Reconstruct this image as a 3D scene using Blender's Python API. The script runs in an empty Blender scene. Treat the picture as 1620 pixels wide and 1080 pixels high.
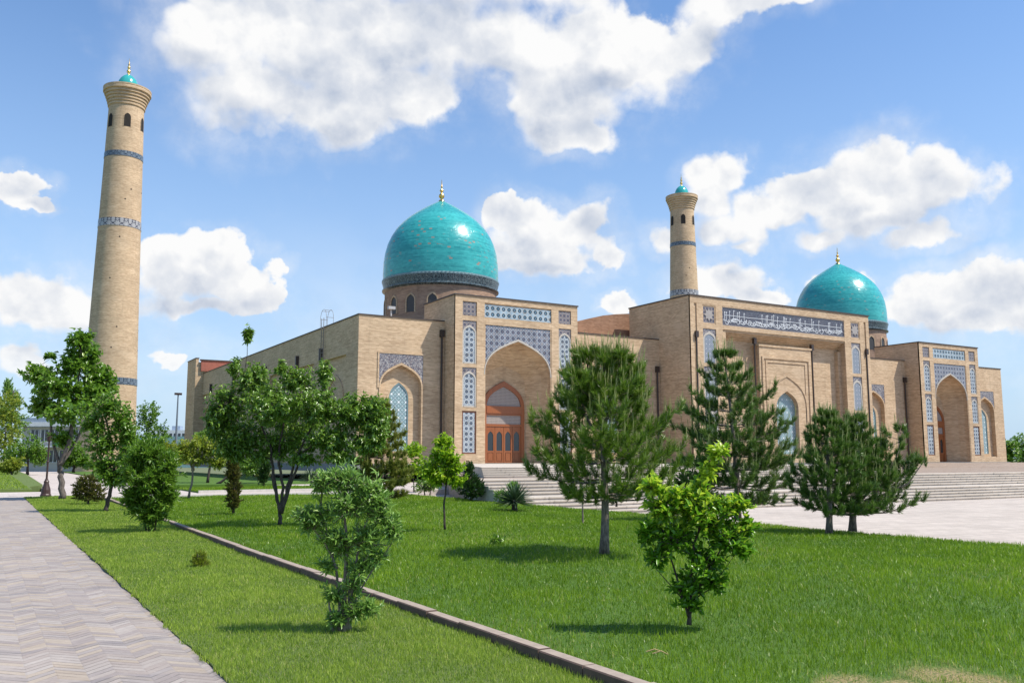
import bpy, bmesh, math, random
import numpy as np
from mathutils import Vector, Matrix

# ------------------------------------------------------------------ camera, sky, sun, exposure
SC = bpy.context.scene
COL = SC.collection
EYE = 1.7
F_PX = 1415.0                      # focal length in pixels of a 1620 wide frame
PITCH = math.atan(185 / F_PX)
YAW = math.radians(30.5)
cam_d = bpy.data.cameras.new("camera")
cam = bpy.data.objects.new("camera", cam_d)
COL.objects.link(cam)
cam_d.sensor_width = 36.0
cam_d.lens = 36.0 * F_PX / 1620
cam_d.clip_start = 0.1
cam_d.clip_end = 6000
cam.location = (0, 0, EYE)
cam.rotation_euler = (math.pi / 2 + PITCH, 0, -YAW)
SC.camera = cam

CF = np.array([math.sin(YAW) * math.cos(PITCH), math.cos(YAW) * math.cos(PITCH), math.sin(PITCH)])
CR = np.array([math.cos(YAW), -math.sin(YAW), 0.0])
CU = np.cross(CR, CF)
EYEV = np.array([0, 0, EYE])
RV = CR.copy()                                        # horizontal, across the view
DV = np.array([math.sin(YAW), math.cos(YAW), 0.0])    # horizontal, away from the viewer

def ray(x, y): return CF * F_PX + CR * (x - 810) + CU * (540 - y)
def at_z(x, y, z=0.0):
    d = ray(x, y); return EYEV + d * ((z - EYE) / d[2])
def at_y(x, y, Y):
    d = ray(x, y); return EYEV + d * (Y / d[1])
def at_d(x, y, dep):               # dep = horizontal distance along the view
    d = ray(x, y); return EYEV + d * (dep / (d @ DV))
def depth(p): return float((np.array(p) - EYEV) @ DV)

SUN = np.array([0.40, -0.40, 0.84]); SUN /= np.linalg.norm(SUN)
SUN_EL = math.asin(SUN[2]); SUN_AZ = math.atan2(SUN[0], SUN[1])
SKY_STRENGTH = 0.15
sun_d = bpy.data.lights.new("sun", 'SUN')
sun_d.energy = 5.0
sun_d.angle = math.radians(0.5)
sun_d.color = (1.0, 0.94, 0.84)
sun = bpy.data.objects.new("sun", sun_d)
COL.objects.link(sun)
sun.rotation_euler = Vector(SUN).to_track_quat('Z', 'Y').to_euler()
sun.location = (0, 0, 80)
SC.view_settings.view_transform = 'Standard'
SC.view_settings.look = 'None'
SC.view_settings.gamma = 1.0
SC.view_settings.exposure = 0.22
SC.view_settings.use_curve_mapping = False

# ------------------------------------------------------------------ node maths helper
class N:
    """a socket in a node tree with arithmetic"""
    def __init__(s, t, sock): s.t, s.s = t, sock
    def _m(s, op, *a, clamp=False):
        n = s.t.nodes.new('ShaderNodeMath'); n.operation = op; n.use_clamp = clamp
        for i, v in enumerate((s,) + a): N.put(s.t, n.inputs[i], v)
        return N(s.t, n.outputs[0])
    @staticmethod
    def put(t, inp, v):
        if isinstance(v, N): t.links.new(v.s, inp)
        elif isinstance(v, (tuple, list)) and len(v) == 3 and inp.type == 'RGBA': inp.default_value = (*v, 1)
        else: inp.default_value = v
    def __add__(s, o): return s._m('ADD', o)
    __radd__ = __add__
    def __sub__(s, o): return s._m('SUBTRACT', o)
    def __rsub__(s, o): return s._m('MULTIPLY_ADD', -1.0, o)
    def __mul__(s, o): return s._m('MULTIPLY', o)
    __rmul__ = __mul__
    def __truediv__(s, o): return s._m('DIVIDE', o)
    def fract(s): return s._m('FRACT')
    def floor(s): return s._m('FLOOR')
    def abs(s): return s._m('ABSOLUTE')
    def sqrt(s): return s._m('SQRT')
    def cos(s): return s._m('COSINE')
    def sin(s): return s._m('SINE')
    def pow(s, o): return s._m('POWER', o)
    def min(s, o): return s._m('MINIMUM', o)
    def max(s, o): return s._m('MAXIMUM', o)
    def smin(s, o, k): return s._m('SMOOTH_MIN', o, k)
    def gt(s, o): return s._m('GREATER_THAN', o)
    def lt(s, o): return s._m('LESS_THAN', o)
    def atan2(s, o): return s._m('ARCTAN2', o)
    def clamp(s): return s._m('ADD', 0.0, clamp=True)
    def ramp(s, a, b, lo=0.0, hi=1.0, smooth=True):
        n = s.t.nodes.new('ShaderNodeMapRange')
        n.interpolation_type = 'SMOOTHSTEP' if smooth else 'LINEAR'
        N.put(s.t, n.inputs[0], s)
        for i, v in enumerate((a, b, lo, hi)): N.put(s.t, n.inputs[i + 1], v)
        return N(s.t, n.outputs[0])

class Mat:
    def __init__(s, name):
        s.m = bpy.data.materials.new(name); s.m.use_nodes = True
        s.t = s.m.node_tree; s.b = s.t.nodes['Principled BSDF']; s.out = s.t.nodes['Material Output']
    def new(s, ty): return s.t.nodes.new(ty)
    def world(s):
        g = s.new('ShaderNodeNewGeometry'); x = s.new('ShaderNodeSeparateXYZ'); s.t.links.new(g.outputs['Position'], x.inputs[0])
        return [N(s.t, o) for o in x.outputs]
    def normal(s):
        g = s.new('ShaderNodeNewGeometry'); x = s.new('ShaderNodeSeparateXYZ'); s.t.links.new(g.outputs['True Normal'], x.inputs[0])
        return [N(s.t, o) for o in x.outputs]
    def objc(s):
        g = s.new('ShaderNodeTexCoord'); x = s.new('ShaderNodeSeparateXYZ'); s.t.links.new(g.outputs['Object'], x.inputs[0])
        return [N(s.t, o) for o in x.outputs]
    def vec(s, x, y, z=0.0):
        c = s.new('ShaderNodeCombineXYZ')
        for i, v in enumerate((x, y, z)): N.put(s.t, c.inputs[i], v)
        return N(s.t, c.outputs[0])
    def noise(s, v, scale, detail=3.0, rough=0.5, dist=0.0):
        n = s.new('ShaderNodeTexNoise'); N.put(s.t, n.inputs['Vector'], v); n.inputs['Scale'].default_value = scale
        n.inputs['Detail'].default_value = detail; n.inputs['Roughness'].default_value = rough; n.inputs['Distortion'].default_value = dist
        return N(s.t, n.outputs[0])
    def rnd(s, v):
        n = s.new('ShaderNodeTexWhiteNoise'); n.noise_dimensions = '3D'; N.put(s.t, n.inputs['Vector'], v)
        return N(s.t, n.outputs[0])
    def voro(s, v, scale, rnd=1.0):
        n = s.new('ShaderNodeTexVoronoi'); N.put(s.t, n.inputs['Vector'], v); n.inputs['Scale'].default_value = scale
        n.inputs['Randomness'].default_value = rnd
        return N(s.t, n.outputs['Distance'])
    def mix(s, f, a, b):
        n = s.new('ShaderNodeMix'); n.data_type = 'RGBA'
        N.put(s.t, n.inputs[0], f); N.put(s.t, n.inputs[6], a); N.put(s.t, n.inputs[7], b)
        return N(s.t, n.outputs[2])
    def scale(s, c, f):
        n = s.new('ShaderNodeVectorMath'); n.operation = 'SCALE'
        N.put(s.t, n.inputs[0], c); N.put(s.t, n.inputs['Scale'], f)
        return N(s.t, n.outputs[0])
    def attr(s, name):
        n = s.new('ShaderNodeAttribute'); n.attribute_name = name
        return N(s.t, n.outputs['Fac'])
    def bump(s, h, strength=0.3, dist=0.02):
        n = s.new('ShaderNodeBump'); n.inputs['Strength'].default_value = strength; n.inputs['Distance'].default_value = dist
        N.put(s.t, n.inputs['Height'], h); s.t.links.new(n.outputs[0], s.b.inputs['Normal'])
    def col(s, c): N.put(s.t, s.b.inputs['Base Color'], c); return s
    def set(s, **k):
        for a, v in k.items(): N.put(s.t, s.b.inputs[a.replace('_', ' ')], v)
        return s

# ------------------------------------------------------------------ world: clear sky with fair-weather clouds
W = bpy.data.worlds.new("World"); SC.world = W; W.use_nodes = True
wt = W.node_tree; wt.nodes.clear()
class WT(Mat):
    def __init__(s): s.t = wt
w = WT()
sky = w.new('ShaderNodeTexSky'); sky.sky_type = 'NISHITA'; sky.sun_disc = False
sky.sun_elevation = SUN_EL; sky.sun_rotation = SUN_AZ
sky.altitude = 400; sky.air_density = 1.0; sky.dust_density = 0.6; sky.ozone_density = 2.0
tc = w.new('ShaderNodeTexCoord')
sx = w.new('ShaderNodeSeparateXYZ'); wt.links.new(tc.outputs['Generated'], sx.inputs[0])
dx, dy, dz = [N(wt, o) for o in sx.outputs]
az = dx.atan2(dy)
el = dz._m('ARCSINE')
def azel(x, y):
    d = ray(x, y); d = d / np.linalg.norm(d)
    return math.atan2(d[0], d[1]), math.asin(d[2])
# cumulus heaps: centre and half size as seen in the photograph, turned into compass bearing and elevation
HEAPS = [(330,55,105,95),(395,140,105,85),(520,165,120,68),(630,150,95,68),(470,50,170,110),(640,55,170,95),(790,70,150,85),(885,150,95,72),
 (900,210,66,36),(985,85,125,88),(1085,70,52,55),(1160,-5,115,38),(700,-60,470,95),(345,400,50,42),(330,440,85,58),(265,440,55,62),(395,480,52,24),(310,490,120,20),
 (45,470,85,46),(-20,455,70,42),(115,492,42,30),(10,300,50,30),(45,328,42,14),(838,345,70,38),(880,385,95,58),(925,360,42,40),(835,410,68,28),(960,408,32,24),
 (1378,268,75,48),(1290,305,92,42),(1475,300,86,46),(1400,335,150,50),(1240,335,50,30),(1445,380,62,30),(1305,375,52,24),(1400,300,120,60),(1145,262,48,36),(1135,310,42,50),
 (1150,365,52,42),(1185,392,30,18),(1070,378,44,28),(1140,450,90,36),(1205,470,50,18),(1570,445,80,36),(1470,482,80,30),(1640,470,90,60),(1335,452,60,22),
 (265,568,42,13),(970,480,34,16),(40,560,60,30),(1560,500,120,30),(70,475,110,50),(1530,470,150,42),(1190,340,40,60),(880,420,90,28)]
def heap_field(a, e):
    p = w.vec(a, e); D = None
    for (x, y, rx, ry) in HEAPS:
        a0, e0 = azel(x, y); a1, _ = azel(x + rx, y); a2, _ = azel(x - rx, y); _, e1 = azel(x, y + ry); _, e2 = azel(x, y - ry)
        ra, re = abs(a1 - a2) / 2, abs(e1 - e2) / 2
        m = w.new('ShaderNodeVectorMath'); m.operation = 'MULTIPLY_ADD'
        N.put(wt, m.inputs[0], p); m.inputs[1].default_value = (1 / ra, 1 / re, 0); m.inputs[2].default_value = (-a0 / ra, -e0 / re, 0)
        l = w.new('ShaderNodeVectorMath'); l.operation = 'LENGTH'; wt.links.new(m.outputs[0], l.inputs[0])
        d = N(wt, l.outputs['Value'])
        D = d if D is None else D.smin(d, 0.22)
    return D
dirv = N(wt, tc.outputs['Generated'])
def shifted(o):
    n = w.new('ShaderNodeVectorMath'); n.operation = 'ADD'; N.put(wt, n.inputs[0], dirv); n.inputs[1].default_value = o
    return N(wt, n.outputs[0])
def ncol(v, scale, detail):
    n = w.new('ShaderNodeTexNoise'); N.put(wt, n.inputs['Vector'], v); n.inputs['Scale'].default_value = scale
    n.inputs['Detail'].default_value = detail; n.inputs['Roughness'].default_value = 0.55
    x = w.new('ShaderNodeSeparateXYZ'); wt.links.new(n.outputs['Color'], x.inputs[0])
    return [N(wt, o) - 0.5 for o in x.outputs]
wa, wb, _ = ncol(dirv, 7.0, 3.0)
wc, wd, _ = ncol(dirv, 26.0, 4.0)
ha, he = az + wa * 0.07 + wc * 0.035, el + wb * 0.05 + wd * 0.035
D = heap_field(ha, he)
Dup = heap_field(ha + 0.012, he + 0.034)
under = (D - Dup).ramp(-0.30, 0.55, smooth=False)
tosun = np.array(RV) * 0.35 + np.array([0, 0, 1.0]) * 0.9
puff = w.noise(dirv, 13.0, 6.0, 0.52)
puff2 = w.noise(shifted(tuple(tosun * 0.026)), 13.0, 6.0, 0.52)
fine = w.noise(dirv, 60.0, 6.0, 0.62)
jit = ncol(dirv, 30.0, 3.0)
def bumps(v, sc):
    n = w.new('ShaderNodeVectorMath'); n.operation = 'ADD'; N.put(wt, n.inputs[0], v); N.put(wt, n.inputs[1], w.vec(jit[0] * 0.035, jit[1] * 0.035, jit[2] * 0.035))
    return w.voro(N(wt, n.outputs[0]), sc)
b1, b2 = bumps(dirv, 15.0), bumps(dirv, 36.0)
s1, s2 = bumps(shifted(tuple(tosun * 0.018)), 15.0), bumps(shifted(tuple(tosun * 0.009)), 36.0)
edge = D * 0.93 + (puff - 0.5) * 0.75 + (b1 - 0.42) * 0.55 + (b2 - 0.42) * 0.26 + (fine - 0.5) * 0.34
soft = w.noise(dirv, 5.0, 2.0, 0.5).ramp(0.40, 0.70) * 0.45 + under * 0.55
mask = ((1.12 - edge) / (soft * 0.85 + 0.10)).clamp().ramp(0.0, 1.0)
streak = w.noise(dirv, 4.5, 7.0, 0.66)
veil = streak.ramp(0.34, 0.70) * el.ramp(0.30, 0.06) * 0.42
wisp = (edge.ramp(1.75, 0.95) * streak.ramp(0.38, 0.72) * 0.55).max(veil).max(streak.ramp(0.55, 0.85) * D.ramp(3.0, 1.0) * 0.35)
core = edge.ramp(1.0, 0.1)
low = w.noise(dirv, 5.0, 3.0, 0.5)
light = (1.02 + (puff2 - puff) * 1.8 + (s1 - b1) * 0.75 + (s2 - b2) * 0.40 - core * 0.36 - under * (core * 0.50 + 0.20) + (low - 0.5) * 1.0 * core + (fine - 0.5) * 0.16).clamp()
cloud_col = w.mix(light, (0.45, 0.53, 0.68), (1.0, 1.0, 1.0))
cloud = w.scale(cloud_col, 0.84 / SKY_STRENGTH)
skyc = N(wt, sky.outputs[0])
tint = w.new('ShaderNodeMix'); tint.data_type = 'RGBA'; tint.blend_type = 'MULTIPLY'; tint.inputs[0].default_value = 1.0
N.put(wt, tint.inputs[6], skyc); tint.inputs[7].default_value = (0.86, 1.03, 1.17, 1)
pale = w.scale(w.mix(0.0, (0.50, 0.66, 0.86), (1, 1, 1)), 0.88 / SKY_STRENGTH)
hazy = w.mix(el.ramp(0.52, 0.0, 0.0, 0.95, smooth=False).pow(1.5), N(wt, tint.outputs[2]), pale)
tot = w.mix((mask.max(wisp)).clamp() * el.ramp(-0.01, 0.12, 0.15, 1.0), hazy, cloud)
bg = w.new('ShaderNodeBackground'); bg.inputs['Strength'].default_value = SKY_STRENGTH
N.put(wt, bg.inputs['Color'], tot)
wo = w.new('ShaderNodeOutputWorld'); wt.links.new(bg.outputs[0], wo.inputs[0])
W.cycles.sampling_method = 'MANUAL'; W.cycles.sample_map_resolution = 512

# ------------------------------------------------------------------ object helpers
def tag(o, label=None, cat=None, group=None, kind=None):
    if label: o['label'] = label
    if cat: o['category'] = cat
    if group: o['group'] = group
    if kind: o['kind'] = kind
    return o
def empty(name, loc, label, cat, group=None):
    o = bpy.data.objects.new(name, None); COL.objects.link(o)
    o.location = tuple(float(v) for v in loc); o.empty_display_size = 0.3
    o['base'] = [float(v) for v in loc]
    return tag(o, label, cat, group)
def root_of(o):
    while o.parent: o = o.parent
    return o

class MB:
    """collects faces in world coordinates; build() links them as ONE mesh object"""
    def __init__(s): s.v, s.f, s.mi = [], [], []
    def face(s, pts, m=0):
        b = len(s.v); s.v += [tuple(map(float, p)) for p in pts]; s.f.append(tuple(range(b, b + len(pts)))); s.mi.append(m)
    def add(s, v, f, m=0):
        b = len(s.v); s.v += [tuple(map(float, p)) for p in v]
        for q in f: s.f.append(tuple(i + b for i in q)); s.mi.append(m)
    def box(s, x0, x1, y0, y1, z0, z1, m=0):
        v = [(x0,y0,z0),(x1,y0,z0),(x1,y1,z0),(x0,y1,z0),(x0,y0,z1),(x1,y0,z1),(x1,y1,z1),(x0,y1,z1)]
        s.add(v, [(0,3,2,1),(4,5,6,7),(0,1,5,4),(1,2,6,5),(2,3,7,6),(3,0,4,7)], m)
    def tube(s, pts, rad, n=8, m=0, cap=True):
        pts = [np.array(p, float) for p in pts]
        if not hasattr(rad, '__len__'): rad = [rad] * len(pts)
        b = len(s.v); ref = None
        for i, p in enumerate(pts):
            t = pts[min(i + 1, len(pts) - 1)] - pts[max(i - 1, 0)]; t /= (np.linalg.norm(t) + 1e-9)
            if ref is None: ref = np.array([1, 0, 0.0]) if abs(t[0]) < 0.8 else np.array([0, 1.0, 0])
            u = np.cross(t, ref); u /= (np.linalg.norm(u) + 1e-9); q = np.cross(u, t); ref = q
            for k in range(n):
                a = 2 * math.pi * k / n
                s.v.append(tuple(p + (q * math.cos(a) + u * math.sin(a)) * rad[i]))
        for i in range(len(pts) - 1):
            for k in range(n):
                k2 = (k + 1) % n
                s.f.append((b + i*n + k, b + (i+1)*n + k, b + (i+1)*n + k2, b + i*n + k2)); s.mi.append(m)
        if cap:
            s.f.append(tuple(b + k for k in range(n))); s.mi.append(m)
            s.f.append(tuple(b + (len(pts)-1)*n + k for k in reversed(range(n)))); s.mi.append(m)
    def lathe(s, cx, cy, prof, n=48, m=0, a0=0.0, a1=2*math.pi):
        full = abs(a1 - a0 - 2*math.pi) < 1e-6
        b = len(s.v); cnt = n if full else n + 1
        for (r, z) in prof:
            for k in range(cnt):
                a = a0 + (a1 - a0) * k / n
                s.v.append((cx + r*math.cos(a), cy + r*math.sin(a), z))
        for i in range(len(prof) - 1):
            for k in range(n):
                k2 = (k + 1) % cnt
                s.f.append((b + i*cnt + k, b + i*cnt + k2, b + (i+1)*cnt + k2, b + (i+1)*cnt + k)); s.mi.append(m)
    def prism(s, poly, y0, y1, m=0):
        """poly = [(x, z)...] counter-clockwise seen from -Y; front at y0, back at y1"""
        n = len(poly)
        s.face([(x, y0, z) for x, z in poly], m); s.face([(x, y1, z) for x, z in reversed(poly)], m)
        for i in range(n):
            (xa, za), (xb, zb) = poly[i], poly[(i+1) % n]
            s.face([(xb,y0,zb),(xa,y0,za),(xa,y1,za),(xb,y1,zb)], m)
    def build(s, name, mats, parent=None, smooth=False):
        me = bpy.data.meshes.new(name)
        off = np.array(root_of(parent)['base']) if parent is not None else np.zeros(3)
        v = np.array(s.v, float) - off
        me.from_pydata(v.tolist(), [], s.f)
        if not isinstance(mats, (list, tuple)): mats = [mats]
        for m in mats: me.materials.append(m)
        me.polygons.foreach_set('material_index', s.mi)
        if smooth is True:
            me.polygons.foreach_set('use_smooth', [True] * len(s.f))
        elif smooth:
            me.polygons.foreach_set('use_smooth', [True] * len(s.f)); me.set_sharp_from_angle(angle=math.radians(smooth))
        me.update()
        o = bpy.data.objects.new(name, me); COL.objects.link(o)
        if parent is not None: o.parent = parent
        return o

def arch(cx, wd, zs, za, n=10):
    """pointed four-centred arch from right springing over the apex to the left springing"""
    h = wd / 2; r = za - zs; out = []
    p = [(h, 0), (h * 1.0, r * 0.56), (h * 0.60, r * 0.76), (0, r)]
    for i in range(n + 1):
        t = i / n; a = (1-t)**3; b = 3*t*(1-t)**2; c = 3*t*t*(1-t); d = t**3
        out.append((a*p[0][0]+b*p[1][0]+c*p[2][0]+d*p[3][0], a*p[0][1]+b*p[1][1]+c*p[2][1]+d*p[3][1]))
    right = [(cx + x, zs + z) for x, z in out]
    left = [(cx - x, zs + z) for x, z in reversed(out[:-1])]
    return right + left
def arch_wall(mb, x0, x1, z0, z1, A, yf, m=0, zbot=None):
    """front face of a wall in plane y=yf with an arched opening A (list from arch()); opening goes down to zbot (>= z0)"""
    xr, xl = A[0][0], A[-1][0]; zb = z0 if zbot is None else zbot
    mb.face([(x0,yf,z0),(xl,yf,z0),(xl,yf,A[-1][1]),(xl,yf,z1),(x0,yf,z1)], m)
    mb.face([(xr,yf,z0),(x1,yf,z0),(x1,yf,z1),(xr,yf,z1),(xr,yf,A[0][1])], m)
    if zb > z0: mb.face([(xl,yf,z0),(xr,yf,z0),(xr,yf,zb),(xl,yf,zb)], m)
    for i in range(len(A) - 1):
        (xa, za), (xb, zc) = A[i], A[i+1]
        mb.face([(xb,yf,zc),(xa,yf,za),(xa,yf,z1),(xb,yf,z1)], m)
def reveal(mb, A, zbot, y0, y1, m=0, sill=True, B=None):
    """inner surfaces of an arched opening from y0 (front) back to y1; B is the profile at the back"""
    F = [(A[0][0], zbot)] + list(A) + [(A[-1][0], zbot)]
    G = F if B is None else [(B[0][0], zbot)] + list(B) + [(B[-1][0], zbot)]
    for i in range(len(F) - 1):
        mb.face([(F[i][0],y0,F[i][1]),(F[i+1][0],y0,F[i+1][1]),(G[i+1][0],y1,G[i+1][1]),(G[i][0],y1,G[i][1])], m)
    if sill: mb.face([(F[0][0],y0,zbot),(G[0][0],y1,zbot),(G[-1][0],y1,zbot),(F[-1][0],y0,zbot)], m)
def arch_fill(mb, A, zbot, y, m=0):
    mb.face([(A[-1][0],y,zbot),(A[0][0],y,zbot)] + [(x, y, z) for x, z in A], m)
def arch_band(mb, A, B, zbot, y0, y1, m=0):
    """moulding between outer profile A and inner profile B, standing from y1 (wall) out to y0"""
    F = [(A[0][0], zbot)] + list(A) + [(A[-1][0], zbot)]; G = [(B[0][0], zbot)] + list(B) + [(B[-1][0], zbot)]
    for i in range(len(F) - 1):
        a, b, c, d = F[i], F[i+1], G[i+1], G[i]
        mb.face([(a[0],y0,a[1]),(b[0],y0,b[1]),(c[0],y0,c[1]),(d[0],y0,d[1])], m)
        mb.face([(b[0],y0,b[1]),(a[0],y0,a[1]),(a[0],y1,a[1]),(b[0],y1,b[1])], m)
        mb.face([(d[0],y0,d[1]),(c[0],y0,c[1]),(c[0],y1,c[1]),(d[0],y1,d[1])], m)

# ------------------------------------------------------------------ materials
def brick_mat(name, c1, c2, cyl=None, row=0.085, stain=0.35):
    m = Mat(name)
    if cyl:
        x, y, z = m.objc(); u = y.atan2(x) * cyl
    else:
        x, y, z = m.world(); nx, ny, nz = m.normal()
        side = nx.abs().gt(0.7); u = x + (y - x) * side
    r = (z / row).floor(); uu = u / 0.27 + r * 0.5
    cell = m.vec(uu.floor(), r, 3.0)
    rn = m.rnd(cell); rr = m.rnd(m.vec(r, 7.0, 1.0))
    fz = (z / row).fract(); joint = fz.lt(0.16)
    streak = m.noise(m.vec(u * 0.5, u * 0.37, z * 5.5), 1.6, 4.0, 0.62)
    blot = m.noise(m.vec(u, z * 1.4, 0.0), 0.33, 5.0, 0.65)
    drip = m.noise(m.vec(u * 2.2, u * 0.3, z * 0.10), 1.0, 4.0, 0.65).ramp(0.56, 0.78)
    patch = m.noise(m.vec(u * 0.5, z * 0.9, 9.0), 0.7, 2.0, 0.5).ramp(0.60, 0.66)
    c = m.mix((rn * 0.55 + rr * 0.30 + (streak - 0.5) * 1.1 + 0.05).clamp(), c1, c2)
    c = m.mix(joint * 0.30, c, (c2[0]*1.15, c2[1]*1.18, c2[2]*1.25))
    c = m.mix(patch * 0.25, c, (c2[0]*1.05, c2[1]*1.08, c2[2]*1.15))
    m.col(m.scale(c, (1.0 + (blot - 0.5) * stain * 1.8 + (streak - 0.5) * 0.30) * (1.0 - drip * 0.16)))
    m.set(Roughness=0.9); m.bump(streak * 0.7 + rn * 0.5 - joint * 0.5, 0.35, 0.02)
    return m.m
TAN1, TAN2 = (0.39, 0.265, 0.158), (0.62, 0.46, 0.295)
M_brick = brick_mat('tan_brick', TAN1, TAN2)
M_brick_r = brick_mat('brown_brick', (0.22, 0.115, 0.065), (0.36, 0.205, 0.125))
M_brick_min = brick_mat('minaret_brick', TAN1, TAN2, cyl=2.8)
M_brick_drum = brick_mat('drum_brick', (0.24, 0.15, 0.10), (0.42, 0.275, 0.185), cyl=5.2)

def star(m, u, v, cell, n=8, sharp=0.35, ph=0.0):
    """distance-like field of an n pointed star in every cell: 0 in the middle, about 1 at the tips"""
    fu = (u / cell).fract() - 0.5; fv = (v / cell).fract() - 0.5
    r = (fu * fu + fv * fv).sqrt(); th = fv.atan2(fu)
    return r * 2.0 / (1.0 + (th * n + ph).cos() * sharp), r
def plane_uv(m):
    x, y, z = m.world(); nx, ny, nz = m.normal(); side = nx.abs().gt(0.7)
    return x + (y - x) * side, z
def tile_mat(name, cell, field, line, heart, ring, uoff=0.0, voff=0.0, n=8, gloss=0.28):
    m = Mat(name); u, v = plane_uv(m); u = u - uoff; v = v - voff; old = m.noise(m.vec(u, v, 2.0), 1.1, 4.0, 0.65); rt = m.rnd(m.vec((u / 0.17).floor(), (v / 0.17).floor(), 4.0))
    s, r = star(m, u, v, cell, n, 0.22)
    s2, r2 = star(m, u + cell / 2, v + cell / 2, cell, 4, 0.35, math.pi)
    du = ((u + v) / cell).fract(); dv = ((u - v) / cell).fract()
    lat = ((du - 0.5).abs() * 2).gt(0.86).max(((dv - 0.5).abs() * 2).gt(0.86))
    nz = m.noise(m.vec(u, v, 0.0), 9.0, 3.0); rn = m.rnd(m.vec((u / cell).floor(), (v / cell).floor(), 1.0))
    c = m.mix((nz - 0.2).clamp(), field, (field[0]*1.3, field[1]*1.3, field[2]*1.25))
    c = m.mix(lat * 0.8, c, line)
    c = m.mix(s2.lt(0.36), c, ring); c = m.mix(s2.lt(0.16), c, line)
    c = m.mix(s.lt(0.88), c, line); c = m.mix(s.lt(0.66), c, heart); c = m.mix(s.lt(0.20), c, ring)
    c = m.mix(rt.gt(0.94) * 0.35, c, (0.22, 0.19, 0.16)); m.col(m.scale(c, (rn * 0.25 + 0.86) * (0.7 + old * 0.6))); m.set(Roughness=gloss); m.bump(nz, 0.12, 0.01)
    return m.m
NAVY, WHITE, SKYB, TURQ = (0.030, 0.045, 0.10), (0.45, 0.49, 0.51), (0.20, 0.34, 0.46), (0.05, 0.26, 0.28)
M_tile_top = tile_mat('star_tiles_blue', 0.50, (0.29, 0.36, 0.40), WHITE, (0.02, 0.045, 0.065), SKYB, 33.62, 12.80)
M_tile_side = tile_mat('star_tiles_slim', 0.4068, (0.32, 0.35, 0.375), WHITE, (0.045, 0.06, 0.09), (0.18, 0.22, 0.28), 32.275, 2.16)
M_tile_spandrel = tile_mat('spandrel_tiles', 0.50, (0.15, 0.165, 0.205), (0.38, 0.395, 0.415), (0.06, 0.07, 0.11), (0.22, 0.18, 0.18))
M_tile_brown = tile_mat('girih_tiles_brown', 0.36, (0.17, 0.14, 0.14), (0.34, 0.30, 0.28), (0.07, 0.06, 0.085), (0.12, 0.15, 0.19))
def scroll_mat(name, base, ink, ink2, sc=3.2):
    m = Mat(name); u, v = plane_uv(m)
    n1 = m.noise(m.vec(u, v, 0.0), sc, 2.0, 0.5, 2.2); n2 = m.noise(m.vec(u, v, 5.0), sc * 1.7, 2.0, 0.5, 1.6)
    a = (n1 - 0.5).abs().lt(0.035); b = (n2 - 0.5).abs().lt(0.03)
    dots = m.voro(m.vec(u, v, 0.0), sc * 1.5).lt(0.22)
    c = m.mix(b * 0.9, base, ink2); c = m.mix(dots * 0.5, c, ink2); c = m.mix(a * 0.85, c, ink); m.col(c); m.set(Roughness=0.3)
    return m.m
M_scroll = scroll_mat('scrollwork_tiles', (0.075, 0.075, 0.105), (0.46, 0.44, 0.42), (0.26, 0.20, 0.18))
M_scroll_dark = scroll_mat('inscription_ground', (0.05, 0.052, 0.075), (0.15, 0.17, 0.20), (0.14, 0.11, 0.11), 4.0)
def simple(name, c, rough=0.6, var=0.18, sc=3.0, metal=0.0, bump=0.0, **k):
    m = Mat(name); x, y, z = m.world(); n = m.noise(m.vec(x, y, z), sc, 4.0, 0.6)
    m.col(m.scale(m.mix(0.0, c, c), 1.0 + (n - 0.5) * var * 2)); m.set(Roughness=rough, Metallic=metal, **k)
    if bump: m.bump(n, bump, 0.01)
    return m.m
M_white_tile = simple('white_border_tile', (0.47, 0.43, 0.37), 0.45)
M_stone = simple('grey_plinth_stone', (0.25, 0.245, 0.24), 0.7, 0.25)
M_wood = None
def wood_mat():
    m = Mat('varnished_wood'); x, y, z = m.world()
    g = m.noise(m.vec(x * 9, y * 9, z * 0.8), 2.0, 4.0, 0.6)
    m.col(m.mix(g, (0.20, 0.055, 0.018), (0.38, 0.13, 0.04))); m.set(Roughness=0.35); m.bump(g, 0.15, 0.01); return m.m
M_wood = wood_mat()
M_wood_dark = simple('dark_wood', (0.15, 0.055, 0.025), 0.4)
def fine_lattice(name, c1, c2, cell):
    m = Mat(name); u, v = plane_uv(m)
    s, r = star(m, u, v, cell, 6, 0.3); m.col(m.mix(s.lt(0.55), c1, c2)); m.set(Roughness=0.6); return m.m
M_transom = fine_lattice('wooden_transom_lattice', (0.36, 0.31, 0.28), (0.10, 0.085, 0.08), 0.12)
def glass_mat():
    m = Mat('dark_window_glass'); m.col((0.02, 0.025, 0.03)); m.set(Roughness=0.05, Specular_IOR_Level=0.8); return m.m
M_glass = glass_mat()
def grille_mat(name, cell, lead=(0.14, 0.27, 0.31), pane=(0.055, 0.085, 0.11), dot=(0.72, 0.78, 0.78)):
    m = Mat(name); u, v = plane_uv(m); u = u - 27.4
    s, r = star(m, u, v, cell, 8, 0.25); s2, r2 = star(m, u + cell/2, v + cell/2, cell, 8, 0.25)
    band = (s - 0.72).abs().lt(0.13).max((s2 - 0.62).abs().lt(0.12)).max((s - 0.30).abs().lt(0.07))
    wide = s.lt(0.56) * s.gt(0.38)
    c = m.mix(wide * 0.75, pane, (0.12, 0.19, 0.23)); c = m.mix(band, c, lead); c = m.mix(r2.lt(0.15), c, dot); c = m.mix(r.lt(0.07), c, dot)
    m.col(c); m.set(Roughness=0.3); return m.m
M_grille = grille_mat('turquoise_window_grille', 0.60, (0.36, 0.50, 0.52), (0.055, 0.085, 0.105))
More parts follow.
